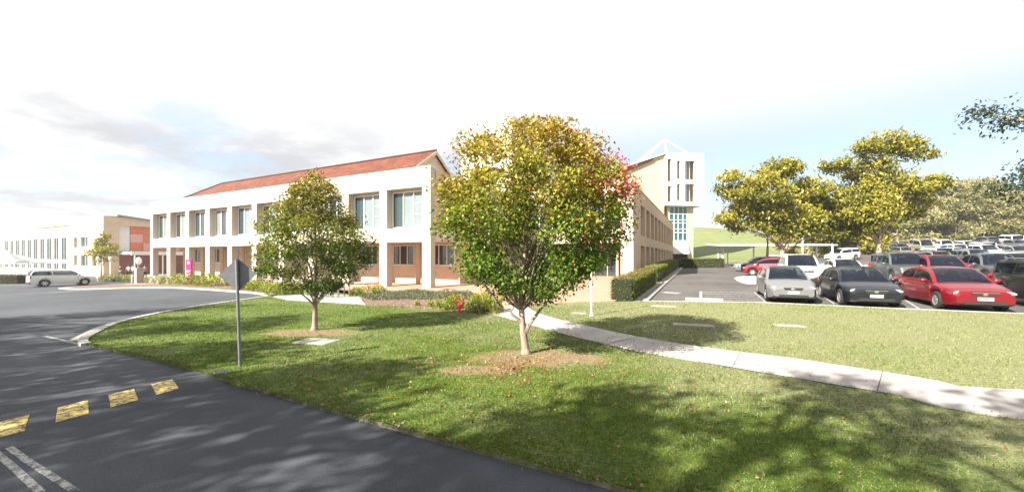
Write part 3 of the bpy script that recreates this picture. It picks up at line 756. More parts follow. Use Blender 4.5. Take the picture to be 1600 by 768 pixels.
b = B(); b.add([(.3, 1.6, 9.7), (.3, 13.5, 8.3), (-7, 13.5, 8.9), (-7, 1.6, 10.2), (.3, 1.6, 9.4), (.3, 13.5, 8.0), (-7, 13.5, 8.6), (-7, 1.6, 9.9)], [(0, 1, 2, 3), (7, 6, 5, 4), (0, 4, 5, 1), (0, 3, 7, 4)]); b.build('roof', M_GREYROOF, hb)
b = B(); b.box(-.4, 4.5, 2.0, 13, 3.12, 3.48); b.box(4.3, 4.55, 1.9, 13.1, 3.0, 3.6); c = b.build('canopy', M_WHITE, hb)
for y in (2.4, 6, 9.6, 12.6):
    b = B(); b.tube([(4.2, y, -.3), (4.2, y, 3.1)], .09, 8); b.build('post', M_WMETAL, c)

# shade shelter over parked cars, beyond the drive
cz = g(28, 48) - .1
cp = thing('carport', 'open carport with thin white roof on slim posts beyond the drive', 'carport', (26.8, 49.5, cz), GRID + .30)
b = B(); b.add([(0, 0, 2.75), (13.5, 0, 2.75), (13.5, 5, 3.0), (0, 5, 3.0), (0, 0, 2.87), (13.5, 0, 2.87), (13.5, 5, 3.12), (0, 5, 3.12)], [(3, 2, 1, 0), (4, 5, 6, 7), (0, 1, 5, 4), (1, 2, 6, 5), (2, 3, 7, 6), (3, 0, 4, 7)]); b.build('roof', M_WMETAL, cp)
for x in (1.2, 5.0, 8.8, 12.5):
    b = B(); b.tube([(x, 2.4, -.4), (x, 2.4, 2.85)], .11, 8); b.build('post', M_WMETAL, cp)
    b = B(); b.box(x - .06, x + .06, .2, 4.8, 2.66, 2.76); b.build('beam', M_WMETAL, cp)
# ------------------------------------------------------------------ trees and plants
def colmix(n, stops, t, jitter=.25):
    """Per-leaf pigment: t in 0..1 through the stops, with a random brightness per leaf."""
    p = np.array([s_[0] for s_ in stops]); c = np.array([s_[1] for s_ in stops])
    o = np.stack([np.interp(t, p, c[:, i]) for i in range(3)], 1)
    return o * (1 + jitter * NR.normal(size=(n, 1))).clip(.35, 1.8)
def limbs(tr, P, r0, tips, m, name='trunk', parent=None, n=8):
    b = B(); b.tube(P, [r0 * (1 - .75 * i / (len(P) - 1)) for i in range(len(P))], 10)
    b.tube([P[0] - Vector((0, 0, .15)), P[0] + Vector((0, 0, .03)), P[0] + (P[1] - P[0]) * .25], [r0 * 1.55, r0 * 1.3, r0 * .98], 10)
    for base, tip, r in tips:
        base = Vector(base); tip = Vector(tip); L = (tip - base).length; pts = []
        for i in range(6):
            t = i / 5; q = base.lerp(tip, t); q.z += .12 * L * math.sin(math.pi * t) * (.5 if tip.z > base.z else 0)
            if 0 < i < 5: q += Vector((rng.gauss(0, .03), rng.gauss(0, .03), rng.gauss(0, .02))) * L
            pts.append(q)
        b.tube(pts, [r * (1 - .8 * i / 5) for i in range(6)], 6)
    return b.build(name, m, parent, 60)
def ring_profile(prof, z): return float(np.interp(z, [p[0] for p in prof], [p[1] for p in prof]))

def garden_tree(label, loc, prof, n_clump, per, sig, lsize, colfn, trunk, forks, r0, fl=.15, squash=1., name='autumn_tree', cat='tree', off=(0, 0)):
    t = thing(name, label, cat, loc, 0, 'young round-crowned trees in the lawn')
    z0, z1 = prof[0][0], prof[-1][0]; C = []
    while len(C) < n_clump:
        z = rng.uniform(z0, z1); r = ring_profile(prof, z); q = rng.uniform(0, 1)
        if rng.uniform(0, 1) > (r / max(p[1] for p in prof)) ** 1.2: continue
        rad = r * (rng.uniform(.60, 1.03) if q < .72 else math.sqrt(rng.uniform(0, .5))); th = rng.uniform(0, 2 * math.pi)
        C.append((off[0] + rad * math.cos(th), off[1] + rad * math.sin(th) * squash, z))
    C = np.array(C); k = NR.normal(size=(n_clump, per, 3)) * np.array([sig, sig, sig * .8]) * NR.uniform(.55, 1.35, size=(n_clump, 1, 1))
    P = (C[:, None, :] + k).reshape(-1, 3)
    ctone = np.repeat(NR.normal(size=n_clump), per)
    keep = (P[:, 2] > z0 - .18) & (P[:, 2] < z1 + .10) & (np.hypot(P[:, 0] - off[0], P[:, 1] - off[1]) < np.interp(P[:, 2], [q[0] for q in prof], [q[1] for q in prof]) * 1.12 + .10); P = P[keep]; ctone = ctone[keep]
    cc = np.array([off[0], off[1], (z0 + z1) / 2]); o = P - cc; o /= np.linalg.norm(o, axis=1)[:, None] + 1e-6
    leaves('crown', P, NR.uniform(.7, 1.3, len(P)) * lsize, colfn(P, ctone), t, o, .62, .35)
    tips = list(forks)
    order = sorted(range(n_clump), key=lambda i: rng.random())[:46]
    ax = [Vector(p) for p in trunk]
    for i in order:
        c = Vector(C[i]); bz = max(z0 + fl, c.z - .55 * math.hypot(c.x - off[0], c.y - off[1]) - .35)
        f = min(.97, max(0., (bz - ax[0].z) / (ax[-1].z - ax[0].z))); j = min(len(ax) - 2, int(f * (len(ax) - 1))); u = f * (len(ax) - 1) - j
        tips.append((ax[j].lerp(ax[j + 1], u), c, .022))
    limbs(t, ax, r0, tips, M_BARK, parent=t)
    return t
def col_big(P, ct):
    n = len(P); z = P[:, 2]; x = P[:, 0]
    t = (z - 1.2) / 3.9 - .06 + .10 * ct + .10 * NR.normal(size=n)
    c = colmix(n, [(0, (.085, .150, .022)), (.35, (.135, .18, .022)), (.6, (.25, .225, .030)), (.85, (.32, .25, .040)), (1.1, (.30, .20, .09))], t)
    red = ((x - 1.35) * 1.1 + (z - 3.9) * .75 + .40 * ct + .45 * NR.normal(size=n)) > .56
    pink = NR.random(n) < .5
    c[red] = np.where(pink[red][:, None], np.array([.46, .06, .10]), np.array([.42, .12, .04])) * NR.uniform(.6, 1.3, (red.sum(), 1))
    left = ((-x - .6) * .6 + (z - 3.4) * .5 + .45 * NR.normal(size=n)) > 1.35
    c[left] = np.array([.21, .075, .055]) * NR.uniform(.6, 1.35, (left.sum(), 1))
    dots = NR.random(n) < .016; c[dots] = np.array([.33, .07, .025]) * NR.uniform(.6, 1.2, (dots.sum(), 1))
    return c
prof1 = [(1.2, .55), (1.5, 1.15), (2.0, 1.62), (2.8, 2.0), (3.5, 2.08), (4.1, 1.94), (4.5, 1.66), (4.8, 1.2), (5.0, .5)]
garden_tree('big round autumn tree with green, yellow and red leaves and a forked trunk', T1, prof1, 310, 190, .18, .072, col_big,
            [(0, 0, 0), (-.05, 0, .45), (-.09, .02, .8), (-.1, .05, 1.5), (.02, 0, 2.6), (.1, 0, 3.8), (.1, 0, 4.9)],
            [((-.04, 0, .42), (.52, -.05, 1.25), .055), ((.52, -.05, 1.22), (1.3, -.1, 2.6), .04), ((-.06, 0, .62), (-.62, -.12, 1.12), .045), ((-.6, -.12, 1.1), (-1.5, -.2, 2.3), .032)], .088, fl=.6, off=(.13, 0))
def col_small(P, ct):
    n = len(P); z = P[:, 2]
    t = (z - 1.0) / 3.6 + .10 * ct + .12 * NR.normal(size=n)
    c = colmix(n, [(0, (.060, .105, .016)), (.4, (.105, .145, .020)), (.75, (.19, .18, .028)), (1.1, (.26, .20, .05))], t)
    d = NR.random(n) < .02; c[d] = np.array([.26, .08, .03]) * NR.uniform(.6, 1.2, (d.sum(), 1)); return c
prof2 = [(1.1, .4), (1.4, 1.0), (1.9, 1.5), (2.4, 1.58), (2.9, 1.5), (3.5, 1.12), (3.85, .78), (4.25, .48), (4.6, .2), (4.75, .08)]
garden_tree('smaller olive-green lawn tree with slim straight trunk near the diamond sign', T2, prof2, 142, 175, .165, .074, col_small,
            [(0, 0, 0), (.02, 0, .5), (.0, 0, 1.0), (.02, 0, 2.0), (0, 0, 3.2), (0, 0, 4.4)], [], .082)

def gum(name, label, loc, blobs, per, lsize, stops, trunk, r0, group=None, seed=0, dens=1.0, barkm=None, nl=26):
    """A eucalypt: uneven clouds of foliage on spreading limbs."""
    t = thing(name, label, 'tree', loc, 0, group); P = []; tone = []; cs = []
    for (x, y, z, rx, rz) in blobs:
        nb = max(3, int(9 * rx * rx * dens))
        for _ in range(nb):
            d = NR.normal(size=3); d /= np.linalg.norm(d); d *= NR.uniform(.35, 1.0) ** .6
            c = np.array([x, y, z]) + d * np.array([rx, rx, rz]); cs.append(c)
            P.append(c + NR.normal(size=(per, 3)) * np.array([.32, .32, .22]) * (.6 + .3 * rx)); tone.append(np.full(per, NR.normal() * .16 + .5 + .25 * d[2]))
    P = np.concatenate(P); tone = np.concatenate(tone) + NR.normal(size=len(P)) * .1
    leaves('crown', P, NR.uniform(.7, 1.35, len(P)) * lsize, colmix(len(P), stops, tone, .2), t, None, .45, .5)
    ax = [Vector(p) for p in trunk]; tips = []
    for (x, y, z, rx, rz) in blobs:
        f = min(.95, max(.35, (z - rz - 1.2) / max(.1, ax[-1].z))); j = min(len(ax) - 2, int(f * (len(ax) - 1))); u = f * (len(ax) - 1) - j
        tips.append((ax[j].lerp(ax[j + 1], u), (x, y, z), r0 * .42))
    for c in [cs[i] for i in NR.permutation(len(cs))[:nl]]:
        bb = min(blobs, key=lambda q: (q[0] - c[0]) ** 2 + (q[1] - c[1]) ** 2 + (q[2] - c[2]) ** 2)
        tips.append(((bb[0], bb[1], bb[2] - .3 * bb[4]), tuple(c), .04))
    limbs(t, ax, r0, tips, barkm or M_GUM, parent=t); return t
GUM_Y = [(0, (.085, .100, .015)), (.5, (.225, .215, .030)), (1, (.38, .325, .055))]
GUM_O = [(0, (.11, .12, .045)), (.5, (.22, .21, .085)), (1, (.32, .29, .13))]  # olive leaf colours, paled for haze on the far row; street trees share them
GUM_D = [(0, (.018, .030, .018)), (.5, (.030, .052, .030)), (1, (.05, .07, .04))]  # dark leaf colours carry the shade of the unlit hanging branches
def gblobs(lst, Y, px0, gz):
    """Crown clouds given as photo offsets (px, py, half-width px, half-height px, depth offset)."""
    o = []
    for px, py, rw, rh, dy in lst:
        Yd = Y + dy
        o.append(((px - px0) / F * Yd + (px0 - 800) / F * dy, dy, H - (py - HOR) / F * Yd - gz, rw / F * Yd, rh / F * Yd))
    return o
p = depth(1222, 34.0); gz = p.z
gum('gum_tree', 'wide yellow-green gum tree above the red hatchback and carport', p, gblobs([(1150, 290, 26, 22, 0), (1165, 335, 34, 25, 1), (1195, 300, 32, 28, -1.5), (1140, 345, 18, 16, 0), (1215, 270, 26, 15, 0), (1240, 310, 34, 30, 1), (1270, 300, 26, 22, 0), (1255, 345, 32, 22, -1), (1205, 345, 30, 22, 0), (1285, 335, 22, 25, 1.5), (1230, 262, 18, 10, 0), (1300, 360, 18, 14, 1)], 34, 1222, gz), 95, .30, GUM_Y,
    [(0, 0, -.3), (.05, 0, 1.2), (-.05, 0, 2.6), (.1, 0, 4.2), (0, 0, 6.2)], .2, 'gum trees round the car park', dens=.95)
p = depth(1198, 37.0)
gum('gum_tree', 'slender pink-barked gum standing left of the wide gum over the carport', p, gblobs([(1190, 320, 26, 20, 0), (1175, 300, 20, 18, 1), (1210, 330, 20, 18, 0)], 37, 1198, p.z), 60, .26, GUM_Y, [(0, 0, -.3), (.05, 0, 1.2), (.1, 0, 2.8), (-.2, 0, 4.6)], .16, 'gum trees round the car park')
p = depth(1372, 34.0); gz = p.z
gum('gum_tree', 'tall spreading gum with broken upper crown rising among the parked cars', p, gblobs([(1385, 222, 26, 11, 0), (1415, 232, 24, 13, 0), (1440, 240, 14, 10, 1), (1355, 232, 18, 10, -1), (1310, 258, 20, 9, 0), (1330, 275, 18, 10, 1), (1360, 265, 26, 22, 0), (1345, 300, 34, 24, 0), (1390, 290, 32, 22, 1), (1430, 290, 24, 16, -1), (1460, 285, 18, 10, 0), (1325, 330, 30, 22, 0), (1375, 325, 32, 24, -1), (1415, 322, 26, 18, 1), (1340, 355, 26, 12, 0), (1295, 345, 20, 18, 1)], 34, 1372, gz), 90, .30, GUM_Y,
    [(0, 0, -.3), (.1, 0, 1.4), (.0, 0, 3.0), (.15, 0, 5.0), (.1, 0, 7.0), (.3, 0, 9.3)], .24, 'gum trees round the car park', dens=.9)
far = [(1262, 352, 62, 'pale-trunked gum in the gap behind the two large car park gums'), (1300, 350, 70, 'hazy gum directly behind the gap between the big gums'),
       (1346, 352, 66, 'pale-trunked gum behind the tall spreading gum'), (1402, 335, 84, 'olive gum at the near end of the row behind the far cars'),
       (1445, 325, 88, 'second olive gum of the row behind the far cars'), (1490, 318, 92, 'broad grey-green gum in the middle of the far row'),
       (1530, 312, 95, 'tallest grey-green gum of the far row'), (1575, 330, 90, 'olive gum near the end of the far row beside grassy rise'), (1625, 330, 90, 'last gum of the far row, partly out of view')]
for i, (px, py, Y, lab) in enumerate(far):
    p = depth(px, Y); k = Y / F; bl_ = []
    big = i >= 3
    for j in range(13 if big else 8):
        bl_.append((rng.uniform(-38, 38) * k * (1 if big else .7), rng.uniform(-2, 2), H - (py + rng.uniform(-22, 46) - HOR) * k - p.z, rng.uniform(18, 28) * k, rng.uniform(11, 17) * k))
    gum('gum_tree', lab, p, bl_, 42, .55, GUM_O if big else GUM_Y, [(0, 0, -.3), (.1, 0, 1.5), (0, 0, 3), (.2, 0, 5.5)], .22, 'gum trees round the car park', dens=.42)
# branches entering at the right come from a tree beside the lawn
p = Vector((19.5, 11.5, g(19.5, 11.5)))
gum('gum_tree', 'gum with shade-darkened leaf colour just outside the lawn whose branches hang in from the side', p,
    [(-4.1, .4, 4.2 - p.z, .48, .36), (-3.5, .4, 4.4 - p.z, .65, .5), (-2.8, .5, 4.7 - p.z, .7, .5), (-1.6, .6, 4.9 - p.z, 1.0, .6), (-4.7, .3, 6.5 - p.z, .5, .2), (-4.0, .3, 6.35 - p.z, .6, .26), (-3.1, .3, 6.5 - p.z, .8, .32), (-1.8, .2, 6.9 - p.z, 1.1, .5), (.5, 0, 7.2 - p.z, 1.8, 1.2), (.6, .5, 5.4 - p.z, 1.5, .9)], 70, .13, GUM_D,
    [(0, 0, -.2), (.05, 0, 1.4), (0, 0, 3), (.1, 0, 5), (.1, 0, 6.5)], .2, 'gum trees round the car park')
# the street trees behind and beside the viewpoint that shade road and lawn
def street_tree(label, x, y, hz, rx, rz, nb, sz):
    p = Vector((x, y, g(x, y) - .1)); bl_ = []
    for _ in range(nb):
        th = rng.uniform(0, 2 * math.pi); rr = rx * math.sqrt(rng.random()); bl_.append((rr * math.cos(th), rr * math.sin(th), hz + rng.uniform(-rz, rz), rng.uniform(.8, 1.35), rng.uniform(.4, .7)))
    gum('street_tree', label, p, bl_, 34, sz, GUM_O, [(0, 0, -.2), (.1, 0, 2), (0, .1, 4), (.1, 0, hz)], .28, 'street trees along the road', dens=1.0, nl=20)
SHADE = [(-2.79, -4.04, 9.5, 3.3, 0.9, 9, .26, 'street tree behind the viewpoint shading the lower footpath'),
         (-7.19, -3.14, 9.5, 2.8, 0.9, 6, .26, 'street tree behind the viewpoint shading the lawn by the footpath'),
         (-11.59, -1.84, 9.5, 2.7, 0.9, 6, .26, 'street tree beside the viewpoint shading the middle of the lawn'),
         (-16.39, -0.14, 9.5, 2.7, 0.9, 8, .26, 'street tree across the road shading the diamond sign'),
         (-20.69, 2.76, 9.5, 2.8, 0.9, 8, .26, 'street tree across the road shading the lawn corner'),
         (-25.39, 6.56, 9.5, 3.4, 0.9, 10, .26, 'last street tree across the road, towards the junction'),
         (-14.19, -4.14, 9.5, 3.0, 0.9, 8, .26, 'street tree behind the viewpoint shading the near road'),
         (-19.69, -1.64, 9.5, 2.9, 0.9, 8, .26, 'street tree across the road shading the speed hump'),
         (1.41, -6.44, 9.5, 3.3, 0.9, 10, .26, 'street tree far behind the viewpoint, beyond the lower footpath'),
         (-27.39, 1.76, 9.5, 3.0, 0.9, 8, .26, 'street tree across the road shading the side road')]
for x, y, hz, rx, rz, nb, sz, lab in SHADE: street_tree(lab, x, y, hz, rx, rz, nb, sz)
# small yellow-green tree before the distant hall
p = depth(158, 50.0)
gum('plaza_tree', 'small yellow-green tree in front of the distant pale hall', p, gblobs([(158, 385, 16, 12, 0), (145, 392, 10, 9, 0), (172, 392, 10, 9, 0), (156, 370, 10, 7, 0), (165, 402, 10, 6, 0)], 50, 158, p.z), 60, .26, GUM_Y, [(0, 0, -.3), (0, 0, 1), (0, 0, 2.2), (0, 0, 3.4)], .12, dens=.9)

# clipped hedges
HEDGE = [(0, (.060, .085, .012)), (.5, (.135, .160, .020)), (1, (.22, .22, .038))]
HTOP = np.array([.18, .115, .05])
def hedge(label, path, w, h, n, group, stops=HEDGE, size=.055, tops=False):
    P_ = resample(path, .8); c0 = P_[0].copy(); c0.z = g(c0.x, c0.y)
    t = thing('clipped_hedge', label, 'hedge', c0, 0, group); o = strip('core', P_, w - .10, -.1, h - .07, mat('hedge_core', (.012, .016, .006), .95), kind=None)
    o.name = 'dark_core'; o.parent = t; o.matrix_parent_inverse = Matrix.Translation(-c0)  # one solid near-black box fills the hedge behind its leaves
    seg = np.array([(P_[i + 1] - P_[i]).length for i in range(len(P_) - 1)]); cum = np.concatenate([[0], np.cumsum(seg)])
    s_ = NR.uniform(0, cum[-1], n); idx = np.clip(np.searchsorted(cum, s_) - 1, 0, len(seg) - 1); f = (s_ - cum[idx]) / seg[idx]
    a = np.array([tuple(q) for q in P_]); pt = a[idx] + (a[idx + 1] - a[idx]) * f[:, None]
    dr = (a[idx + 1] - a[idx]) / seg[idx][:, None]; nr = np.stack([-dr[:, 1], dr[:, 0], 0 * dr[:, 0]], 1)
    face = NR.random(n); side = np.where(face < .36, -1, np.where(face < .72, 1, 0)); end = NR.random(n) < min(.2, .8 * w / cum[-1])
    u = np.where(side == 0, NR.uniform(-.5, .5, n), side * .5) * w; zz_ = np.where(side == 0, h, NR.uniform(.02, 1, n) * h)
    eu = NR.uniform(-.5, .5, n) * w; ez = NR.uniform(.02, 1, n) * h; fr = NR.random(n) < .5
    pe = np.where(fr[:, None], a[0] - dr[0] * .01, a[-1] + dr[-1] * .01)
    pt = np.where(end[:, None], pe, pt); u = np.where(end, eu, u); zz_ = np.where(end, ez, zz_)
    gzv = np.array([g(q[0], q[1]) for q in pt])
    pt = pt + nr * u[:, None]; pt[:, 2] = gzv + zz_; pt += NR.normal(size=(n, 3)) * .035
    outv = np.where(end[:, None], np.where(fr[:, None], -dr, dr), nr * side[:, None] + np.array([0, 0, 1.0]) * (side == 0)[:, None])
    c = colmix(n, stops, .5 + .2 * NR.normal(size=n), .22)
    if tops:
        k = (side == 0) & ~end & (NR.random(n) < .62); c[k] = HTOP * NR.uniform(.6, 1.3, (k.sum(), 1))
    leaves('leaves', pt - np.array(c0), NR.uniform(.7, 1.4, n) * size, c, t, outv, .6, 0.); return t
def hedge_path(pxs): return [P2(*q) for q in pxs]
dv = (P2(1062, 420) - P2(972, 469.5)).normalized()
hA = P2(971, 469.5); hB = hA + Bv * 9.5
hedge('waist-high clipped hedge with brown-tipped top beside the drive, nearest the lawn', [hA, hB], 1.0, 1.02, 9000, 'clipped hedges along the drive', tops=True)
hedge('long clipped hedge continuing past the path gap along the wing', [hB + Bv * 1.4, hB + Bv * 24], 1.0, 1.05, 7000, 'clipped hedges along the drive', size=.09)
hC = hB + Bv * 26
hedge('last short dark hedge turning across the end of the drive', [hC + A * .5, hC + A * 5.5 + Bv * 1.0], 1.2, 1.1, 2500, 'clipped hedges along the drive', size=.11)
hedge('dark hedge with a flower border left of the white sport utility car', [depth(-40, 44), depth(40, 44.5)], 1.8, .9, 2600, None, [(0, (.03, .035, .01)), (.5, (.09, .085, .02)), (1, (.22, .09, .03))], .10)
YEL = [(0, (.080, .13, .012)), (.5, (.18, .225, .020)), (1, (.32, .32, .036))]
def shrub(label, p, rx, h, n, group, stops=YEL, size=.06, ry=None):
    t = thing('shrub', label, 'shrub', p, 0, group); ry = ry or rx
    d = NR.normal(size=(n, 3)); d /= np.linalg.norm(d, axis=1)[:, None]; d[:, 2] = np.abs(d[:, 2])
    lump = 1 + .16 * np.sin(d[:, 0] * 7 + p.x * 9) * np.cos(d[:, 1] * 6 + p.y * 5)
    q = d * (NR.uniform(.55, 1.05, n) ** .6 * lump)[:, None] * np.array([rx, ry, h]); q[:, 2] += .02
    b = B()
    for j in range(7):
        th = rng.uniform(0, 6.28); b.tube([(0, 0, -.05), (math.cos(th) * rx * .3, math.sin(th) * ry * .3, h * .4), (math.cos(th) * rx * .65, math.sin(th) * ry * .65, h * .75)], [.018, .012, .006], 5)
    b.build('stem', M_BARK, t)
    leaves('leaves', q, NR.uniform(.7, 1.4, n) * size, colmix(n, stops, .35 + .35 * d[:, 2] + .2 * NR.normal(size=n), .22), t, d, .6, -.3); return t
G1 = 'shrubs beside the red hydrant'
for px, py, rx, h, lab in ((672, 480.5, .12, .30, 'tiniest yellow-green shrub at the thin end of the hydrant bed'), (640 + 12, 478.5, .10, .22, 'seedling shrub apart from the row in bark mulch'), (686, 482, .17, .42, 'small round shrub, second in the growing row'), (700, 484, .21, .50, 'rounded shrub midway along the hydrant row'),
                           (739, 484, .30, .60, 'bushy shrub just right of the red hydrant'), (714, 480, .27, .52, 'shrub standing behind the red hydrant')):
    shrub(lab, P2(px, py), rx * 1.25, h, int(420 * (rx / .2)), G1)
shrub('dense shrub with shaded lower side just left of the hydrant', P2(697, 484) + Vector((.25, .05, 0)), .36, .60, 900, G1)
shrub('large dense dark-based shrub right of the red hydrant', P2(752, 487), .52, .78, 1800, G1, ry=.5)
shrub('large bright-topped shrub next to the footpath entrance', P2(770, 487.5), .42, .74, 1500, G1, ry=.5)
shrub('shrub behind the footpath entrance under the autumn tree', P2(795, 470), .5, .75, 1200, G1)
G2 = 'low shrubs along the building front'
i = 0
LABS = ['white pillar base', 'sign', 'arcade', 'kerb']
xs_ = [(166, 438.5), (178, 438), (190, 437.5), (203, 438), (240, 441), (252, 441), (266, 442), (280, 442), (296, 443), (310, 443.5), (326, 445), (341, 446), (380, 450.5), (390, 451.5), (400, 452.5), (410, 454), (421, 456), (433, 459.5), (447, 459), (459, 458.5)]
names_ = ['first', 'second', 'third', 'fourth', 'fifth', 'sixth', 'seventh', 'eighth', 'ninth', 'tenth', 'eleventh', 'twelfth', 'thirteenth', 'fourteenth', 'fifteenth', 'sixteenth', 'seventeenth', 'eighteenth', 'nineteenth', 'twentieth']
for i, (px, py) in enumerate(xs_):
    shrub('low yellow-green shrub along the far kerb, %s from the distant hall' % names_[i], P2(px, py + 1.2), .85 if i < 12 else .62, .85 if i < 12 else .72, 620, G2, size=.11 if i < 12 else .085, stops=YEL if i % 3 else HEDGE)
for px, py, rx, h, lab in ((575, 462, .55, .60, 'bright yellow-green bush in sun beside the bike racks'), (592, 458, .45, .52, 'bright yellow bush nearest the arcade pier by the bike racks'), (556, 462.5, .38, .5, 'mixed bush behind the bike racks under the smaller tree')):
    shrub(lab, P2(px, py), rx, h, 1000, G2)
# grey-green ground cover spilling over the bed
gc = [P2(560, 465), P2(600, 459), P2(650, 456.5), P2(720, 459), P2(752, 464), P2(735, 468.5), P2(650, 469.5), P2(580, 470.5)]
def inpoly(x, y, poly):
    c = np.zeros(len(x), bool); n = len(poly)
    for i in range(n):
        x0, y0 = poly[i][0], poly[i][1]; x1, y1 = poly[(i + 1) % n][0], poly[(i + 1) % n][1]
        k = ((y0 > y) != (y1 > y)) & (x < (x1 - x0) * (y - y0) / (y1 - y0 + 1e-12) + x0); c ^= k
    return c
X = NR.uniform(min(q.x for q in gc), max(q.x for q in gc), 30000); Y = NR.uniform(min(q.y for q in gc), max(q.y for q in gc), 30000)
k = inpoly(X, Y, gc); X, Y = X[k][:9000], Y[k][:9000]
Z = np.array([g(a, c) for a, c in zip(X, Y)]) + .05 + NR.uniform(0, 1, len(X)) * (.16 + .12 * np.sin(X * 3.1) * np.cos(Y * 2.3))
tag(leaves('ground_cover', np.stack([X, Y, Z], 1), NR.uniform(.08, .16, len(X)), colmix(len(X), [(0, (.07, .085, .045)), (1, (.19, .20, .12))], NR.random(len(X)), .15), None, None, .25, -1.0), kind='stuff')
# grass blades and fallen leaves on the near lawn
n = 340000
ang = NR.uniform(-.98, .98, n); rad = 3.2 + 18 * NR.random(n) ** 1.15
X = np.tan(ang) * rad * .92; Y = rad
lp = [(q[0], q[1]) for q in lawn_poly]; pp = [(q[0], q[1]) for q in pr_ + list(reversed(pl))]
k = inpoly(X, Y, lp) & ~inpoly(X, Y, pp)
for (bx, by, rx, ry) in BARE: k &= ~((((X - bx) / rx) ** 2 + ((Y - by) / ry) ** 2 < .9) & (NR.random(n) < .8))
X, Y = X[k], Y[k]
eX = []; eY = []
for line, m_, jit in ((pl, 9000, .035), (pr_, 9000, .035), (road_edge[1:] + tip, 16000, .05)):
    q = np.array([(a.x, a.y) for a in line]); sg = np.hypot(*np.diff(q, axis=0).T); cu = np.concatenate([[0], np.cumsum(sg)]); t_ = NR.uniform(0, cu[-1], m_)
    w_ = .5 + .5 * np.sin(t_ * 3.7) * np.sin(t_ * 1.3 + 1)
    eX.append(np.interp(t_, cu, q[:, 0]) + NR.normal(size=m_) * jit * (.4 + w_)); eY.append(np.interp(t_, cu, q[:, 1]) + NR.normal(size=m_) * jit * (.4 + w_))
X = np.concatenate([X, *eX]); Y = np.concatenate([Y, *eY]); n = len(X); Z = np.array([g(a, c) for a, c in zip(X, Y)])
clump = .5 + .5 * np.sin(X * 2.9 + 1.7 * np.sin(Y * 1.9)) * np.sin(Y * 3.3 + 1.3 * np.sin(X * 2.3)); patch = .5 + .5 * np.sin(X * .83 + 2 * np.sin(Y * .61)) * np.sin(Y * 1.07 + 1.5 * np.sin(X * .47))
hgt = NR.uniform(.010, .034, n) * (.65 + .8 * clump); th = NR.uniform(0, 6.28, n); wd = NR.uniform(.003, .0055, n) * (1 + Y / 7); ln = NR.normal(size=(n, 2)) * .014
v0 = np.stack([X - np.cos(th) * wd, Y - np.sin(th) * wd, Z - .004], 1); v1 = np.stack([X + np.cos(th) * wd, Y + np.sin(th) * wd, Z - .004], 1); v2 = np.stack([X + ln[:, 0], Y + ln[:, 1], Z + hgt], 1)
dryf = np.clip((X * .75 + Y * .5 - 2) / 14, 0, .75) + .2
isd = NR.random(n) < dryf * (.35 + 1.3 * patch)
c = colmix(n, [(0, (.050, .096, .009)), (1, (.118, .165, .020))], np.clip(.6 * NR.random(n) + .5 * clump * (1 - patch) + .1, 0, 1), .12); c[isd] = np.array([.215, .22, .105]) * NR.uniform(.6, 1.3, (isd.sum(), 1))
tag(np_mesh('grass_blades', np.stack([v0, v1, v2], 1).reshape(-1, 3), np.arange(3 * n).reshape(n, 3), M_LEAF, np.repeat(c, 3, 0)), kind='stuff')
n = 2400; th = NR.uniform(0, 6.28, n); rr = np.abs(NR.normal(size=n)) * 3.2
X = T1.x - .3 + rr * np.cos(th) * 1.3; Y = T1.y - 1.2 + rr * np.sin(th) * .95
k = inpoly(X, Y, lp) & (Y > 3.2); X, Y = X[k], Y[k]; n = len(X)
Z = np.array([g(a, c) for a, c in zip(X, Y)]) + .03
c = colmix(n, [(0, (.14, .055, .022)), (.5, (.30, .13, .04)), (.85, (.32, .20, .07)), (1, (.36, .28, .14))], NR.random(n), .25)
tag(leaves('fallen_leaves', np.stack([X, Y, Z], 1), NR.uniform(.028, .055, n), c, None, None, .65, 0., MATS['foliage']), kind='stuff')
n = 1500; t_ = NR.random(n); e = [Vector((12, -1.9, 0)), P2(1000, 768), P2(650, 675), P2(380, 600), P2(250, 561)]
X = np.interp(t_ * 4, range(5), [q.x for q in e]) + NR.normal(size=n) * .10; Y = np.interp(t_ * 4, range(5), [q.y for q in e]) + np.abs(NR.normal(size=n)) * .10 - .14
tag(leaves('leaf_litter', np.stack([X, Y, np.full(n, .012) - .09 * (Y < np.interp(X, [q.x for q in e[::-1]], [q.y for q in e[::-1]]))], 1), NR.uniform(.03, .06, n), colmix(n, [(0, (.12, .075, .05)), (1, (.33, .26, .19))], NR.random(n), .25), None, None, .6, 0.), kind='stuff')
# ------------------------------------------------------------------ cars
def paint(name, col, metal=.25):
    m = mat('paint_' + name, col, .35, metal, .45, coat=.55); return m
PAINT = {'white': paint('white', (.55, .55, .54), 0), 'silver': paint('silver', (.20, .20, .205), .5), 'blue': paint('blue', (.004, .005, .009), 0), 'black': paint('black', (.012, .013, .016)),
         'red': paint('red', (.155, .003, .010)), 'crimson': paint('crimson', (.20, .004, .016)), 'grey': paint('grey', (.10, .105, .115), .5), 'navy': paint('navy', (.02, .035, .12)),
         'maroon': paint('maroon', (.18, .012, .03)), 'gold': paint('gold', (.36, .31, .22), .5), 'green': paint('green', (.02, .07, .05)), 'sky': paint('sky', (.16, .24, .36))}
M_CGLASS = mat('car_glass', (.006, .010, .020), .04, spec=.45); _q = NG(M_CGLASS); _tr = _q.n('ShaderNodeBsdfTransparent'); _tr.inputs['Color'].default_value = (.42, .50, .55, 1); _mx = _q.n('ShaderNodeMixShader'); _mx.inputs[0].default_value = .5
_q.l(_q.b.outputs[0], _mx.inputs[1]); _q.l(_tr.outputs[0], _mx.inputs[2]); _q.l(_mx.outputs[0], [x for x in _q.t.nodes if x.type == 'OUTPUT_MATERIAL'][0].inputs['Surface']); _q.b.inputs['Specular IOR Level'].default_value = .7
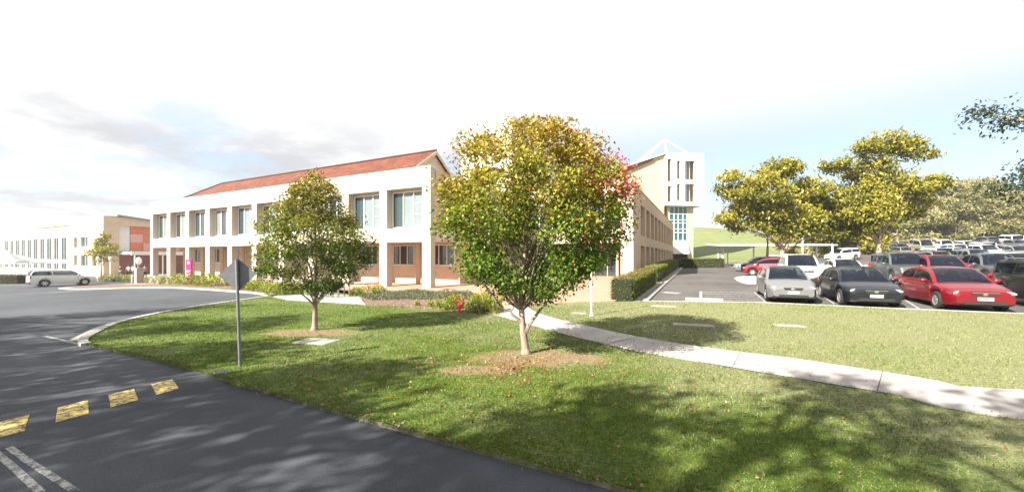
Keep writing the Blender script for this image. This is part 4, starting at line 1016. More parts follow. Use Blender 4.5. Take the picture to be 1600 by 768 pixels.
M_RUBBER = mat('tyre_rubber', (.018, .018, .018), .85); M_RIM = mat('alloy_rim', (.55, .55, .55), .3, .8)
M_LAMP = mat('headlamp_glass', (.34, .35, .36), .08, .2, spec=1.0); M_TAIL = mat('tail_lamp', (.40, .01, .01), .12, spec=.9); M_PLATE = mat('number_plate', (.42, .42, .38), .5)
M_BLACKP = mat('black_plastic', (.02, .02, .021), .55); M_CHROME = mat('chrome', (.75, .75, .76), .12, 1.0)
M_SEAT = mat('seat_fabric', (.09, .088, .085), .9)
M_PAPER = mat('sun_shade', (.70, .70, .70), .6)
KIND = {  # length, width, height, wheel radius, clearance, front axle, rear axle, shoulder line, glasshouse (rear base, roof rear, roof front, screen base), belt
    'sedan': dict(L=4.75, W=1.80, H=1.46, r=.32, c=.20, fa=.305, ra=-.29, sh=[(-.5, .72), (-.485, .93), (-.44, 1.0), (-.34, 1.02), (-.2, .97), (.1, .95), (.22, .95), (.30, .91), (.42, .80), (.475, .70), (.5, .60)], gh=(-.37, -.20, .05, .25), belt=.93),
    'hatch': dict(L=3.95, W=1.70, H=1.50, r=.31, c=.20, fa=.32, ra=-.31, sh=[(-.5, .80), (-.485, .98), (-.44, 1.02), (-.2, 1.0), (.15, .97), (.26, .96), (.36, .88), (.45, .78), (.485, .68), (.5, .58)], gh=(-.485, -.38, .06, .30), belt=.95),
    'suv': dict(L=4.65, W=1.86, H=1.72, r=.36, c=.26, fa=.305, ra=-.29, sh=[(-.5, .85), (-.49, 1.08), (-.45, 1.12), (-.2, 1.10), (.15, 1.08), (.24, 1.08), (.34, 1.03), (.45, .95), (.485, .84), (.5, .70)], gh=(-.488, -.42, .07, .26), belt=1.06),
    'wagon': dict(L=4.80, W=1.80, H=1.50, r=.32, c=.20, fa=.305, ra=-.29, sh=[(-.5, .75), (-.49, .95), (-.45, 1.0), (-.2, .97), (.1, .95), (.22, .95), (.30, .91), (.42, .80), (.475, .70), (.5, .60)], gh=(-.488, -.40, .05, .25), belt=.93),
    'four_wheel_drive': dict(L=4.85, W=1.90, H=1.88, r=.40, c=.34, fa=.30, ra=-.29, sh=[(-.5, .95), (-.495, 1.2), (-.46, 1.22), (-.2, 1.2), (.15, 1.18), (.24, 1.18), (.36, 1.14), (.46, 1.08), (.49, .98), (.5, .80)], gh=(-.492, -.46, .08, .23), belt=1.16),
    'van': dict(L=4.9, W=1.9, H=2.05, r=.33, c=.24, fa=.33, ra=-.30, sh=[(-.5, 1.0), (-.495, 1.15), (-.46, 1.18), (-.2, 1.15), (.15, 1.13), (.33, 1.12), (.42, 1.02), (.475, .90), (.5, .75)], gh=(-.494, -.47, .18, .38), belt=1.11),
    'ute': dict(L=5.1, W=1.86, H=1.78, r=.38, c=.30, fa=.31, ra=-.28, sh=[(-.5, .95), (-.495, 1.12), (-.2, 1.12), (.1, 1.10), (.22, 1.10), (.34, 1.05), (.46, .98), (.49, .88), (.5, .74)], gh=(-.20, -.14, .08, .22), belt=1.08),
}
def car_parts(kind):
    """[(part, parent part or None, B, material key, smooth angle)] of one kind of car, nose along +x."""
    K = KIND[kind]; L, Wd, Hh, r, cl = K['L'], K['W'], K['H'], K['r'], K['c']; fa, ra = K['fa'] * L, K['ra'] * L; hw = Wd / 2
    sx = [p[0] * L for p in K['sh']]; sz = [p[1] for p in K['sh']]
    shz = lambda x: float(np.interp(x, sx, sz))
    def hwid(x): t = abs(x) / (L / 2); return hw * (1 - .20 * t ** 7 - .03 * t ** 2)
    ar = r + .055
    def bot(x):
        e = abs(x) / (L / 2); z = cl + .12 * max(0, (e - .90) / .10)
        for ax_ in (fa, ra):
            d = abs(x - ax_)
            if d < ar: z = max(z, r + math.sqrt(ar * ar - d * d))
        return z
    xs = set(sx)
    for ax_ in (fa, ra):
        for k in range(13): xs.add(ax_ - ar * math.cos(math.pi * k / 12))
        xs.add(ax_ - ar - .004); xs.add(ax_ + ar + .004)
    gr, rr_, rf, gf = [q * L for q in K['gh']]
    xB = (rr_ * .5 + rf * .5) - .02
    dF0, dF1 = xB, gf - .30 if gf - .30 > rf else gf - .1
    dF1 = min(dF1, fa - ar - .03); dR0 = max(ra + .05, gr + .3); dF0 = xB
    for x in (xB, dF1, dR0, 0, L * .46, -L * .46): xs.add(x)
    xs = sorted(xs); rows = []
    for x in xs:
        w = hwid(x); z0 = bot(x); z1 = max(shz(x), z0 + .06); m_ = z0 + (z1 - z0) * .42
        # rounded flank: tucks in at sill and shoulder
        half = [(0, z0), (w * .86, z0), (w * .965, z0 + .03), (w * 1.0, m_), (w * .985, z0 + (z1 - z0) * .74), (w * .93, z1 - .035), (w * .84, z1), (w * .45, z1 + .025), (0, z1 + .032)]
        rows.append([(x, y, z) for y, z in half] + [(x, -y, z) for y, z in reversed(half[1:-1])])
    n = len(rows[0]); parts = []
    names = {}
    def get(name, par, mk, sm=35):
        if name not in names: names[name] = B(); parts.append((name, par, names[name], mk, sm))
        return names[name]
    body = get('body', None, 'paint')
    def patch(bb, grid_, i, j): bb.add([grid_[i][j], grid_[i][(j + 1) % n], grid_[i + 1][(j + 1) % n], grid_[i + 1][j]], [(0, 1, 2, 3)])
    doors = {}
    for i in range(len(xs) - 1):
        xm = (xs[i] + xs[i + 1]) / 2
        for j in range(n):
            side = 1 if 1 <= j <= 5 else (-1 if n - 6 <= j <= n - 2 else 0)
            hgt = 2 <= j <= 4 or n - 5 <= j <= n - 3
            d = None
            if hgt and dF0 < xm < dF1: d = ('front', side)
            elif hgt and dR0 < xm < dF0: d = ('rear', side)
            if d:
                if d not in doors: doors[d] = B(); parts.append(('door', None, doors[d], 'paint', 35))
                patch(doors[d], rows, i, j)
            else: patch(body, rows, i, j)
    body.add(rows[0], [tuple(range(n))]); body.add(rows[-1], [tuple(reversed(range(n)))])
    # door seams and handles
    for (which, side), bb in doors.items():
        pi_ = [k for k, q in enumerate(parts) if q[2] is bb][0]
        sm = B()
        for x in ((dF0, dF1) if which == 'front' else (dR0,)):
            i = xs.index(x) if x in xs else int(np.argmin([abs(q - x) for q in xs])); h_ = rows[i]
            js = (2, 3, 4, 5) if side > 0 else (n - 2, n - 3, n - 4, n - 5)
            for a_, c_ in zip(js[:-1], js[1:]):
                p, q = h_[a_], h_[c_]; e = .003 * side
                sm.add([(x - .006, p[1] + e, p[2]), (x + .006, p[1] + e, p[2]), (x + .006, q[1] + e, q[2]), (x - .006, q[1] + e, q[2])], [(0, 1, 2, 3)])
        parts.append(('door_seam', pi_, sm, 'black', None))
        hx = (dF0 + .16) if which == 'front' else (dR0 + .2 if dR0 + .2 < dF0 - .1 else dR0 + .1)
        hb_ = B(); hb_.ell((hx, side * (hwid(hx) * .985 + .008), shz(hx) - .14), (.09, .022, .018), 8, 5); parts.append(('handle', pi_, hb_, 'paint', 60))
    ub = B(); ub.box(-L * .47, L * .47, -hw * .62, hw * .62, cl + .02, .62); ub.box(-L * .46, L * .46, -hw * .80, hw * .80, cl + .30, cl + .36); parts.append(('underbody', None, ub, 'black', None))
    # glasshouse
    zt = Hh; belt = K['belt']
    def top(x):
        if x < rr_: t = (x - gr) / (rr_ - gr); return belt + (zt - .04 - belt) * math.sin(t * math.pi / 2) ** (1.0 if K['gh'][1] - K['gh'][0] > .1 else .7)
        if x > rf: t = (gf - x) / (gf - rf); return belt - .01 + (zt - .03 - belt) * math.sin(t * math.pi / 2) ** .92
        t = (x - rr_) / (rf - rr_); return zt - .04 + .045 * math.sin(t * math.pi) + .01 * t
    gxs = sorted(set([gr + (rr_ - gr) * k / 6 for k in range(7)] + [rf + (gf - rf) * k / 7 for k in range(8)] + [rr_ + (rf - rr_) * k / 6 for k in range(7)] + [xB - .035, xB + .035] + ([gr + .12, rr_ - .08] if kind in ('suv', 'wagon', 'four_wheel_drive', 'van') else [])))
    G = []
    for x in gxs:
        zb = min(shz(x), belt + .05) - .02 if x > rr_ else shz(x) - .03
        zb = min(zb, shz(x) - .01); zt_ = max(top(x), zb + .012); d = zt_ - zb; wb_ = hwid(x) * .925; wr = hw * (.70 if kind not in ('van', 'four_wheel_drive') else .76)
        f = d / max(.1, zt - belt); wt = wb_ + (wr - wb_) * min(1, f)
        lr = lambda t: wb_ + (wt - wb_) * t
        half = [(wb_, zb), (lr(.14), zb + d * .14), (lr(.80), zb + d * .80), (wt * .985, zb + d * .93), (wt * .87, zt_), (wt * .4, zt_ + .018 * f), (0, zt_ + .022 * f)]
        G.append([(x, y, z) for y, z in half] + [(x, -y, z) for y, z in reversed(half[:-1])])
    gm = len(G[0]); sw = {}
    roof = get('roof', None, 'paint')
    for i in range(len(gxs) - 1):
        xm = (gxs[i] + gxs[i + 1]) / 2; dd = top(xm) - belt
        for j in range(gm - 1):
            q = [G[i][j], G[i][j + 1], G[i + 1][j + 1], G[i + 1][j]]; bb = roof
            if j in (4, 5, 6, 7):
                if rf < xm and xm < gf: bb = get('windscreen', None, 'glass', 60)
                elif xm < rr_: bb = get('rear_window', None, 'glass', 60)
            elif j in (1, gm - 3) and dd > .16 and not (abs(xm - xB) < .036):
                s_ = 1 if j == 1 else -1; w_ = 'f' if xm > xB else 'r'
                if kind in ('suv', 'wagon', 'four_wheel_drive', 'van') and gr + .12 > xm: w_ = None
                if w_ and not (xm < rr_ and dd < .3):
                    if (s_, w_) not in sw: sw[(s_, w_)] = B(); parts.append(('side_window', None, sw[(s_, w_)], 'glass', 60))
                    bb = sw[(s_, w_)]
            bb.add(q, [(0, 1, 2, 3)])
    # wheels
    for ax_ in (fa, ra):
        for s_ in (1, -1):
            y0 = s_ * (hwid(ax_) - .115)
            wp = len(parts)
            tb_ = B(); tb_.lathe([(r * .62, -.10), (r * .93, -.105), (r, -.08), (r, .08), (r * .93, .105), (r * .62, .10)], 26, (ax_, y0, r), 'y'); parts.append(('wheel', None, tb_, 'rubber', 40))
            rb = B(); ys = s_ * .085
            rb.lathe([(r * .64, ys * 1.18), (r * .64, ys * .2), (r * .58, ys * .2), (r * .58, ys * 1.1)], 26, (ax_, y0, r), 'y')
            for k in range(6):
                t = 2 * math.pi * k / 6; c_, sn = math.cos(t), math.sin(t); vs = []
                for rad, hwd in ((.02, .035), (r * .61, .05)):
                    for e in (-1, 1):
                        for yy in (ys * .75, ys * 1.06): vs.append((ax_ + rad * c_ - e * hwd * sn, y0 + yy, r + rad * sn + e * hwd * c_))
                rb.add(vs, [(0, 1, 5, 4), (2, 6, 7, 3), (1, 3, 7, 5), (0, 4, 6, 2)])
            rb.lathe([(0.0, ys * 1.12), (.055, ys * 1.12), (.06, ys * .7)], 12, (ax_, y0, r), 'y'); parts.append(('rim', wp, rb, 'rim', 30))
            db = B(); db.lathe([(0, 0), (r * .6, 0)], 18, (ax_, y0 + ys * .4, r), 'y'); parts.append(('dark_disc', wp, db, 'black', None))  # flat black disc makes the gaps between the spokes dark
    xf = L / 2; tall = kind in ('suv', 'four_wheel_drive', 'van', 'ute'); zl = shz(L * .47) - (.06 if not tall else .10)
    for s_ in (1, -1):
        rot = Matrix.Rotation(-s_ * R(38), 3, 'Z') @ Matrix.Rotation(R(14), 3, 'Y')
        hb_ = B(); hb_.ell((xf - .17, s_ * hw * .66, zl + .005), (.055, .20, .075), 12, 8, rot); parts.append(('headlight', None, hb_, 'lamp', 60))
        tl = B(); tl.ell((-xf + .10, s_ * hw * .70, shz(-L * .47) - .13), (.06, .20, .11 if not tall else .2), 10, 8, Matrix.Rotation(s_ * R(28), 3, 'Z')); parts.append(('tail_light', None, tl, 'tail', 60))
        mb = B(); mb.ell((gf - .28, s_ * (hw * .95 + .11), belt + .07), (.07, .12, .075), 10, 7); mb.tube([(gf - .25, s_ * hw * .88, belt + .02), (gf - .26, s_ * (hw + .02), belt + .05)], .025, 6); parts.append(('wing_mirror', None, mb, 'paint', 60))
        fg = B(); fg.ell((xf - .075, s_ * hw * .64, cl + .17), (.05, .13, .055), 10, 6, Matrix.Rotation(-s_ * R(24), 3, 'Z')); parts.append(('fog_lamp', None, fg, 'black', 60))
    b_ = B(); b_.box(xf - .06, xf + .012, -.30, .30, zl - .065, zl + .02); parts.append(('grille', None, b_, 'black', None))
    b_ = B(); b_.box(xf - .06, xf + .018, -.33, .33, zl + .022, zl + .042); b_.ell((xf + .012, 0, zl - .02), (.012, .065, .04), 10, 6); parts.append(('badge', None, b_, 'chrome', 60))
    b_ = B(); b_.box(xf - .08, xf + .012, -.50, .50, cl + .09, cl + .19); parts.append(('air_intake', None, b_, 'black', None))
    zp = cl + .28 if not tall else cl + .25
    b_ = B(); b_.box(xf - .05, xf + .02, -.19, .19, zp - .055, zp + .055); parts.append(('number_plate', None, b_, 'plate', None))
    b_ = B(); b_.box(-xf - .015, -xf + .08, -.19, .19, shz(-L * .47) - .24, shz(-L * .47) - .13); parts.append(('number_plate', None, b_, 'plate', None))
    b_ = B()
    for s_ in (1, -1): b_.box(-xf - .03, -xf + .14, s_ * .36 - .36, s_ * .36 + .36, cl + .10, cl + .24)
    parts.append(('bumper', None, b_, 'paint' if not tall else 'black', None))
    if kind in ('four_wheel_drive', 'suv'):
        b_ = B()
        for s_ in (1, -1): b_.tube([(rr_ + .15, s_ * hw * .6, zt + .045), (rf - .1, s_ * hw * .6, zt + .055)], .022, 6)
        parts.append(('roof_rail', None, b_, 'chrome', 60))
    for xs_, yy in ((xB + .12, hw * .40), (xB + .12, -hw * .40), (xB - .80, 0)):
        b_ = B(); wd_ = .25 if yy else hw * .62
        b_.ell((xs_, yy, belt - .28), (.26, wd_, .12), 10, 6); b_.ell((xs_ - .22, yy, belt + .02), (.10, wd_, .34), 10, 7)
        for hy in ((yy,) if yy else (-.35, .35)): b_.ell((xs_ - .26, hy, belt + .34 if zt > 1.55 else belt + .30), (.05, .12, .08), 8, 6)
        parts.append(('seat', None, b_, 'seat', 60))
    b_ = B(); b_.box(gf - .75, gf - .25, -hw * .78, hw * .78, belt - .16, belt - .05); parts.append(('dashboard', None, b_, 'black', None))
    b_ = B(); b_.tube([(gf - .80, -hw * .40 + .17 * math.cos(a_), belt + .0 + .17 * math.sin(a_)) for a_ in [2 * math.pi * k / 10 for k in range(11)]], .016, 5); parts.append(('steering_wheel', None, b_, 'black', 60))
    return parts
def car_mat(key, col):
    return {'paint': PAINT[col], 'glass': M_CGLASS, 'rubber': M_RUBBER, 'rim': M_RIM, 'lamp': M_LAMP, 'tail': M_TAIL, 'plate': M_PLATE, 'black': M_BLACKP, 'chrome': M_CHROME, 'seat': M_SEAT}[key]
CACHE = {}; CPARTS = {}
def car(kind, col, label, p, rz, group='cars in the car park', full=True, name='parked_car', cat='car'):
    if kind not in CPARTS: CPARTS[kind] = car_parts(kind)
    p = Vector(p); e = .9; fwd = Vector((math.cos(rz), math.sin(rz), 0)); lat = Vector((-fwd.y, fwd.x, 0))
    up = Vector((-(g(p.x + e, p.y) - g(p.x - e, p.y)) / (2 * e), -(g(p.x, p.y + e) - g(p.x, p.y - e)) / (2 * e), 1)).normalized()
    fx = (fwd - up * fwd.dot(up)).normalized(); fy = up.cross(fx)
    mw = Matrix((fx, fy, up)).transposed().to_4x4(); mw.translation = p
    key = (kind, col, full)
    if key in CACHE: t = copy_tree(CACHE[key])
    elif full:
        t = bpy.data.objects.new(name, None); COL.objects.link(t); made = []
        for nm, par, bb, mk, sm in CPARTS[kind]: made.append(bb.build(nm, car_mat(mk, col), t if par is None else made[par], sm))
        CACHE[key] = t
    else:
        al = B(); keys = []
        for nm, par, bb, mk, sm in CPARTS[kind]:
            if mk not in keys: keys.append(mk)
            al.mi = keys.index(mk); al.add(bb.v, bb.f)
        t = al.build(name, [car_mat(k, col) for k in keys], None, 35); CACHE[key] = t
    t.name = name; t.matrix_world = mw
    tag(t, label, cat, group); return t
TOCAM = math.atan2(-.8944, -.4472); AWAY = TOCAM + math.pi; LEFTW = math.atan2(.4472, -.8944)
def spot(px, py): return P2(px, py, ROAD)
def noseat(kind, px, py, rz):
    """Centre of a car whose nose, at ground level, is at that point of the photograph."""
    n_ = spot(px, py); c = n_ - Vector((math.cos(rz), math.sin(rz), 0)) * KIND[kind]['L'] / 2; c.z = g(c.x, c.y) + ROAD; return c
near = [('sedan', 'silver', 'older silver sedan facing the lawn, first in the nearest row', 1240, 475.5), ('sedan', 'blue', 'dark blue sedan facing the lawn between the silver and red sedans', 1370, 483), ('sedan', 'red', 'bright red sedan facing the lawn in the nearest row', 1540, 489.5)]
for k_, c_, lab, px, py in near: car(k_, c_, lab, noseat(k_, px, py, TOCAM), TOCAM)
pc = noseat('sedan', 1540, 489.5, TOCAM) + A * 3.0; pc.z = g(pc.x, pc.y) + ROAD
car('suv', 'black', 'black car beside the bright red sedan, cut off by the view', pc, TOCAM)
car('four_wheel_drive', 'white', 'boxy white four wheel drive with dark bumper parked behind the silver sedan', noseat('four_wheel_drive', 1262, 449, TOCAM), TOCAM)
car('hatch', 'crimson', 'small pinkish-red hatchback by the white kerb island', spot(1204, 430.5), LEFTW - .12)
car('wagon', 'silver', 'silver wagon parked behind the small red hatchback', spot(1190, 424.0), LEFTW)
car('wagon', 'white', 'white wagon parked beyond the red hatchback under the carport edge', spot(1205, 418.5), LEFTW)
car('sedan', 'white', 'white sedan roof showing between the white four wheel drive and blue sedan', noseat('sedan', 1336, 441, TOCAM), TOCAM)
car('four_wheel_drive', 'grey', 'dark grey four wheel drive parked behind the gap left of the red sedan', noseat('four_wheel_drive', 1436, 446, TOCAM), TOCAM)
car('suv', 'maroon', 'maroon wagon with dark windows directly behind the bright red sedan', noseat('suv', 1500, 449, TOCAM), TOCAM)
car('ute', 'grey', 'grey utility with its tray behind the black car at the end of the row', noseat('ute', 1592, 446, TOCAM), TOCAM)
car('suv', 'white', 'white sport utility car driving alone across the far grassy end of the aisle', depth(1316, 58, ROAD), math.pi + .12)
car('suv', 'white', 'white sport utility car at the junction in front of the distant hall', Vector((-47.4, 40.5, g(-47.4, 40.5) + ROAD)), math.atan2(.894, .447) - .06, None)
cars2 = 0
cc = ['white', 'white', 'silver', 'white', 'navy', 'white', 'silver', 'red', 'white', 'grey', 'white', 'sky', 'white', 'maroon', 'silver', 'black', 'white', 'gold', 'white', 'green']
kk = ['sedan', 'suv', 'hatch', 'sedan', 'wagon', 'van', 'four_wheel_drive', 'sedan', 'suv', 'hatch', 'ute']
cname = {'white': 'white', 'silver': 'silver', 'navy': 'navy blue', 'red': 'red', 'grey': 'grey', 'sky': 'pale blue', 'maroon': 'maroon', 'black': 'black', 'gold': 'gold', 'green': 'dark green'}
kname = {'sedan': 'sedan', 'suv': 'sport utility car', 'hatch': 'hatchback', 'wagon': 'wagon', 'van': 'van', 'four_wheel_drive': 'four wheel drive', 'ute': 'utility'}
seen = {}
def far_car(kind, col, p, rz, where, group, full):
    lab = '%s %s %s' % (cname[col], kname[kind], where); k = (kind, col, where)
    seen[k] = seen.get(k, 0) + 1
    if seen[k] > 1: lab = '%s %s %s' % (['', 'second', 'third', 'fourth', 'fifth', 'sixth'][seen[k] - 1], cname[col] + ' ' + kname[kind], where)
    return car(kind, col, lab, p, rz, group, full)
q_ = 3
rows_ = [(39.0, TOCAM, 'in the row across the first aisle'), (45.0, AWAY, 'in the second row of the middle block'), (56.5, TOCAM, 'in the third row, backing the olive gums'), (62.0, AWAY, 'in the fourth row from the lawn'),
         (73.5, TOCAM, 'in the fifth row from the lawn'), (79.0, AWAY, 'in the sixth row from the lawn'), (91.0, TOCAM, 'in the seventh row from the lawn'), (97.0, AWAY, 'in the last full row before the gums')]
for vi, (v, rz, where) in enumerate(rows_):
    u = .335 * v + .4
    while u < .5 * v + 2.5:
        p = A * u + Bv * v; q_ += 1
        if (q_ * 7) % 11 != 0:
            p.z = g(p.x, p.y) + ROAD
            far_car(kk[(q_ * 5 + vi) % len(kk)], cc[(q_ * 3 + vi * 2) % len(cc)], p, rz, where, 'cars in the car park', v < 50)
        u += 2.75
for j, (px, Y) in enumerate([(1193, 106), (1206, 106), (1222, 107), (1238, 106.5), (1251, 106), (1264, 105.5), (1279, 105), (1290, 105), (1306, 104), (1321, 103), (1337, 102), (1352, 101), (1366, 100), (1381, 99), (1396, 98)]):
    p = depth(px, Y + 2, ROAD)
    far_car(kk[(j * 4) % len(kk)], ['white', 'silver', 'navy', 'red', 'navy', 'maroon', 'white', 'red', 'white', 'white', 'grey', 'white', 'silver', 'white', 'black'][j], p, TOCAM if j % 2 else AWAY, 'in the upper car park above the grass bank', 'cars in the upper car park', False)

# ------------------------------------------------------------------ street furniture and small things
p = P2(375, 572); t = thing('road_sign', 'grey back of a diamond road sign on a slim steel pole by the kerb', 'sign', p, 0)
t.rotation_euler = (R(.6), R(-1.4), math.atan2(p.x, -p.y) * 0 + R(18))
b = B(); b.tube([(0, 0, -.2), (0, 0, 2.10)], .028, 10); b.build('pole', M_STEEL, t, 40)
b = B(); D = .325; zc = 1.80; y0 = .036
pts = []
for k in range(4):
    a0 = math.pi / 2 * k
    for e in (-.10, 0, .10): pts.append((D * .96 * math.cos(a0 + e) if e else D * math.cos(a0), D * .96 * math.sin(a0 + e) if e else D * math.sin(a0)))
pts = []
for k in range(4):   # diamond with rounded tips
    a0 = math.pi / 2 * k; tip_ = Vector((math.cos(a0), math.sin(a0))) * D; side_ = Vector((-math.sin(a0), math.cos(a0)))
    inn = tip_ * .93
    pts += [inn - side_ * D * .07, tip_ * .985 - side_ * D * .012, tip_ * .985 + side_ * D * .012, inn + side_ * D * .07]
n = len(pts); vs = [(q.x, y0, zc + q.y) for q in pts] + [(q.x, y0 + .006, zc + q.y) for q in pts]
b.add(vs, [tuple(range(n)), tuple(reversed(range(n, 2 * n)))] + [(i, i + n, (i + 1) % n + n, (i + 1) % n) for i in range(n)])
b.build('sign_panel', M_STEEL, t)
b = B(); b.box(-.036, .036, .030, .0355, zc - .31, zc + .31); b.build('bracket', mat('dark_steel', (.07, .075, .085), .6, .3), t)

p = P2(924, 493); t = thing('slim_post', 'thin white post standing in grass between footpath and clipped hedge', 'post', p)
b = B(); b.tube([(0, 0, -.2), (0, 0, 1.05)], .036, 10); b.tube([(0, 0, 1.05), (0, 0, 3.0)], .026, 10); b.build('pole', M_WMETAL, t, 40)
b = B(); b.lathe([(.075, 0), (.075, .02), (.05, .04)], 12); b.lathe([(.058, 1.02), (.058, 1.09), (.033, 1.12)], 12); b.build('collar', M_WMETAL, t, 40)
b = B(); b.ell((0, 0, 3.02), (.06, .06, .05), 10, 6); b.build('cap', M_WMETAL, t, 60)

p = P2(718, 487.5); t = thing('fire_hydrant', 'red twin-headed fire hydrant at the edge of the bark mulch bed', 'hydrant', p, R(8))
b = B(); b.tube([(0, 0, -.1), (0, 0, .30)], .048, 12); b.tube([(0, 0, .27), (-.09, 0, .33), (-.135, 0, .38), (-.145, 0, .50)], .040, 10); b.tube([(0, 0, .27), (.09, 0, .33), (.135, 0, .38), (.145, 0, .50)], .040, 10); b.ell((0, 0, .29), (.062, .055, .06), 10, 7); b.build('standpipe', M_RED, t, 50)
b = B(); b.lathe([(.085, 0), (.085, .03), (.05, .035)], 14); b.build('flange', M_RED, t, 40)
for s_ in (-1, 1):
    b = B(); b.lathe([(.052, .50), (.052, .535), (.03, .545), (.03, .57), (0, .575)], 12, (s_ * .145, 0, 0)); c = b.build('outlet_cap', M_RED, t, 40)
    b = B(); b.lathe([(.05, 0), (.05, .03), (0, .032)], 12, (s_ * .145, -.065, .46), 'y'); b.build('valve_plate', M_CHROME, c, 40)

rk = ['bike hoop nearest the smaller tree trunk', 'second bike hoop along the pad from the smaller tree', 'third bike hoop along the pad from the smaller tree', 'fourth bike hoop, beside the middle of the pad', 'bike hoop nearest the bright yellow bush']
for i, lab in enumerate(rk):
    c = P2(503 + i * 8.5, 464.5 - i * .1 + (i % 2) * .6); t = thing('bike_rack', 'pale metal ' + lab, 'bike rack', c, GRID + R(75), 'bike hoops on the concrete pad')
    b = B(); pts = [(-.32, 0, -.05), (-.32, 0, .55)] + [(-.32 + .32 * (1 - math.cos(a)), 0, .55 + .2 * math.sin(a)) for a in [math.pi * k / 8 for k in range(1, 8)]] + [(.32, 0, .55), (.32, 0, -.05)]
    b.tube(pts, .027, 8); b.build('hoop', M_STEEL, t, 50)
    for s_ in (-1, 1):
        b = B(); b.lathe([(.07, 0), (.07, .012), (.03, .014)], 12, (s_ * .32, 0, 0)); b.build('base_plate', M_WMETAL, t)

p = uv(-24.4, -2.6); p.z = g(p.x, p.y); t = thing('totem_sign', 'magenta totem sign with white lettering among the shrubs', 'sign', p, GRID + R(14))
hT = 2.1
b = B(); b.box(-.30, .30, -.07, .07, 0, hT); b.build('panel', M_MAG, t, bevel=.01)
b = B()
def glyph(b, x, z, w_, h_, y=-.076): b.box(x - w_ / 2, x + w_ / 2, y, y + .004, z - h_ / 2, z + h_ / 2)
b.lathe([(0, -.0745), (.12, -.0745)], 18, (0, -.003, hT - .28), 'y')
for z, ws in ((1.12, (.10, .06, .12, .08)), (1.02, (.06, .12, .08)), (.80, (.12, .10, .14)), (.70, (.14, .08, .10)), (.60, (.08, .12, .06))):
    x = -.22
    for w_ in ws: glyph(b, x + w_ / 2, z, w_, .055); x += w_ + .025
b.build('lettering', M_WMETAL, t)
b = B(); b.box(-.24, .24, -.05, .05, -.12, -.002); b.build('plinth', M_CONC, t)
p = uv(-38.1, 1.6); p.z = g(p.x, p.y); t = thing('poster_stand', 'pale display stand with teal and magenta poster inside the arcade end', 'sign', p, GRID + .1)
b = B(); b.box(-.75, .75, 0, .08, 0, 3.0); b.build('board', M_WMETAL, t)
b = B(); b.box(-.7, .7, -.012, -.002, .1, .95); b.build('poster', M_MAG, t)
b = B(); b.box(-.7, .7, -.012, -.002, .97, 1.7); b.build('poster', mat('teal_poster', (.12, .26, .27), .6), t)
b = B(); b.box(-.5, .1, -.020, -.013, .62, .70); b.box(-.5, .3, -.020, -.013, .40, .46); b.box(-.5, .2, -.020, -.013, .28, .34); b.build('lettering', M_WMETAL, t)

p = pix(217, 442.5); t = thing('pillar_lamp', 'pale square pillar with a round globe lamp standing at the far kerb', 'lamp', p, GRID)
s_ = (p.y) / F; hp = 24 * s_
b = B(); b.cbox((0, 0, hp / 2 - .1), (8.5 * s_, 8.5 * s_, hp + .2)); b.build('pillar', M_CONC, t, bevel=.02)
b = B(); b.tube([(0, 0, hp), (0, 0, hp + 6 * s_)], 1.8 * s_, 8); b.build('stalk', M_STEEL, t)
b = B(); b.ell((0, 0, hp + 11 * s_), (3.6 * s_, 3.6 * s_, 6 * s_), 14, 9); b.build('globe', mat('opal_globe', (.75, .75, .73), .3), t, 60)
p = pix(207.5, 441); t = thing('timber_bollard', 'short cream bollard beside the pale lamp pillar', 'bollard', p); s_ = p.y / F
b = B(); b.lathe([(2.0 * s_, -.1), (2.0 * s_, 11.5 * s_), (1.6 * s_, 12.5 * s_), (0, 12.6 * s_)], 12); b.build('post', M_CREAM, t, 40)
b = B(); b.lathe([(2.05 * s_, 9 * s_), (2.15 * s_, 9.2 * s_), (2.15 * s_, 10.2 * s_), (2.05 * s_, 10.4 * s_)], 12); b.build('band', M_WMETAL, t, 40)
for px, lab in ((153, 'globe lamp on a pale post left of the plaza tree trunk'), (172.5, 'globe lamp on a pale post right of the plaza tree trunk')):
    p = depth(px, 47.0); t = thing('globe_lamp', lab, 'lamp', p, 0, 'globe lamps before the distant hall'); s_ = 47 / F; zt_ = H - (404 - HOR) * s_ - p.z
    b = B(); b.tube([(0, 0, -.1), (0, 0, zt_ - 3 * s_)], .7 * s_, 8); b.build('post', M_WMETAL, t, 40)
    b = B(); b.ell((0, 0, zt_), (2.2 * s_, 2.2 * s_, 3.6 * s_), 12, 8); b.build('globe', MATS['opal_globe'], t, 60)
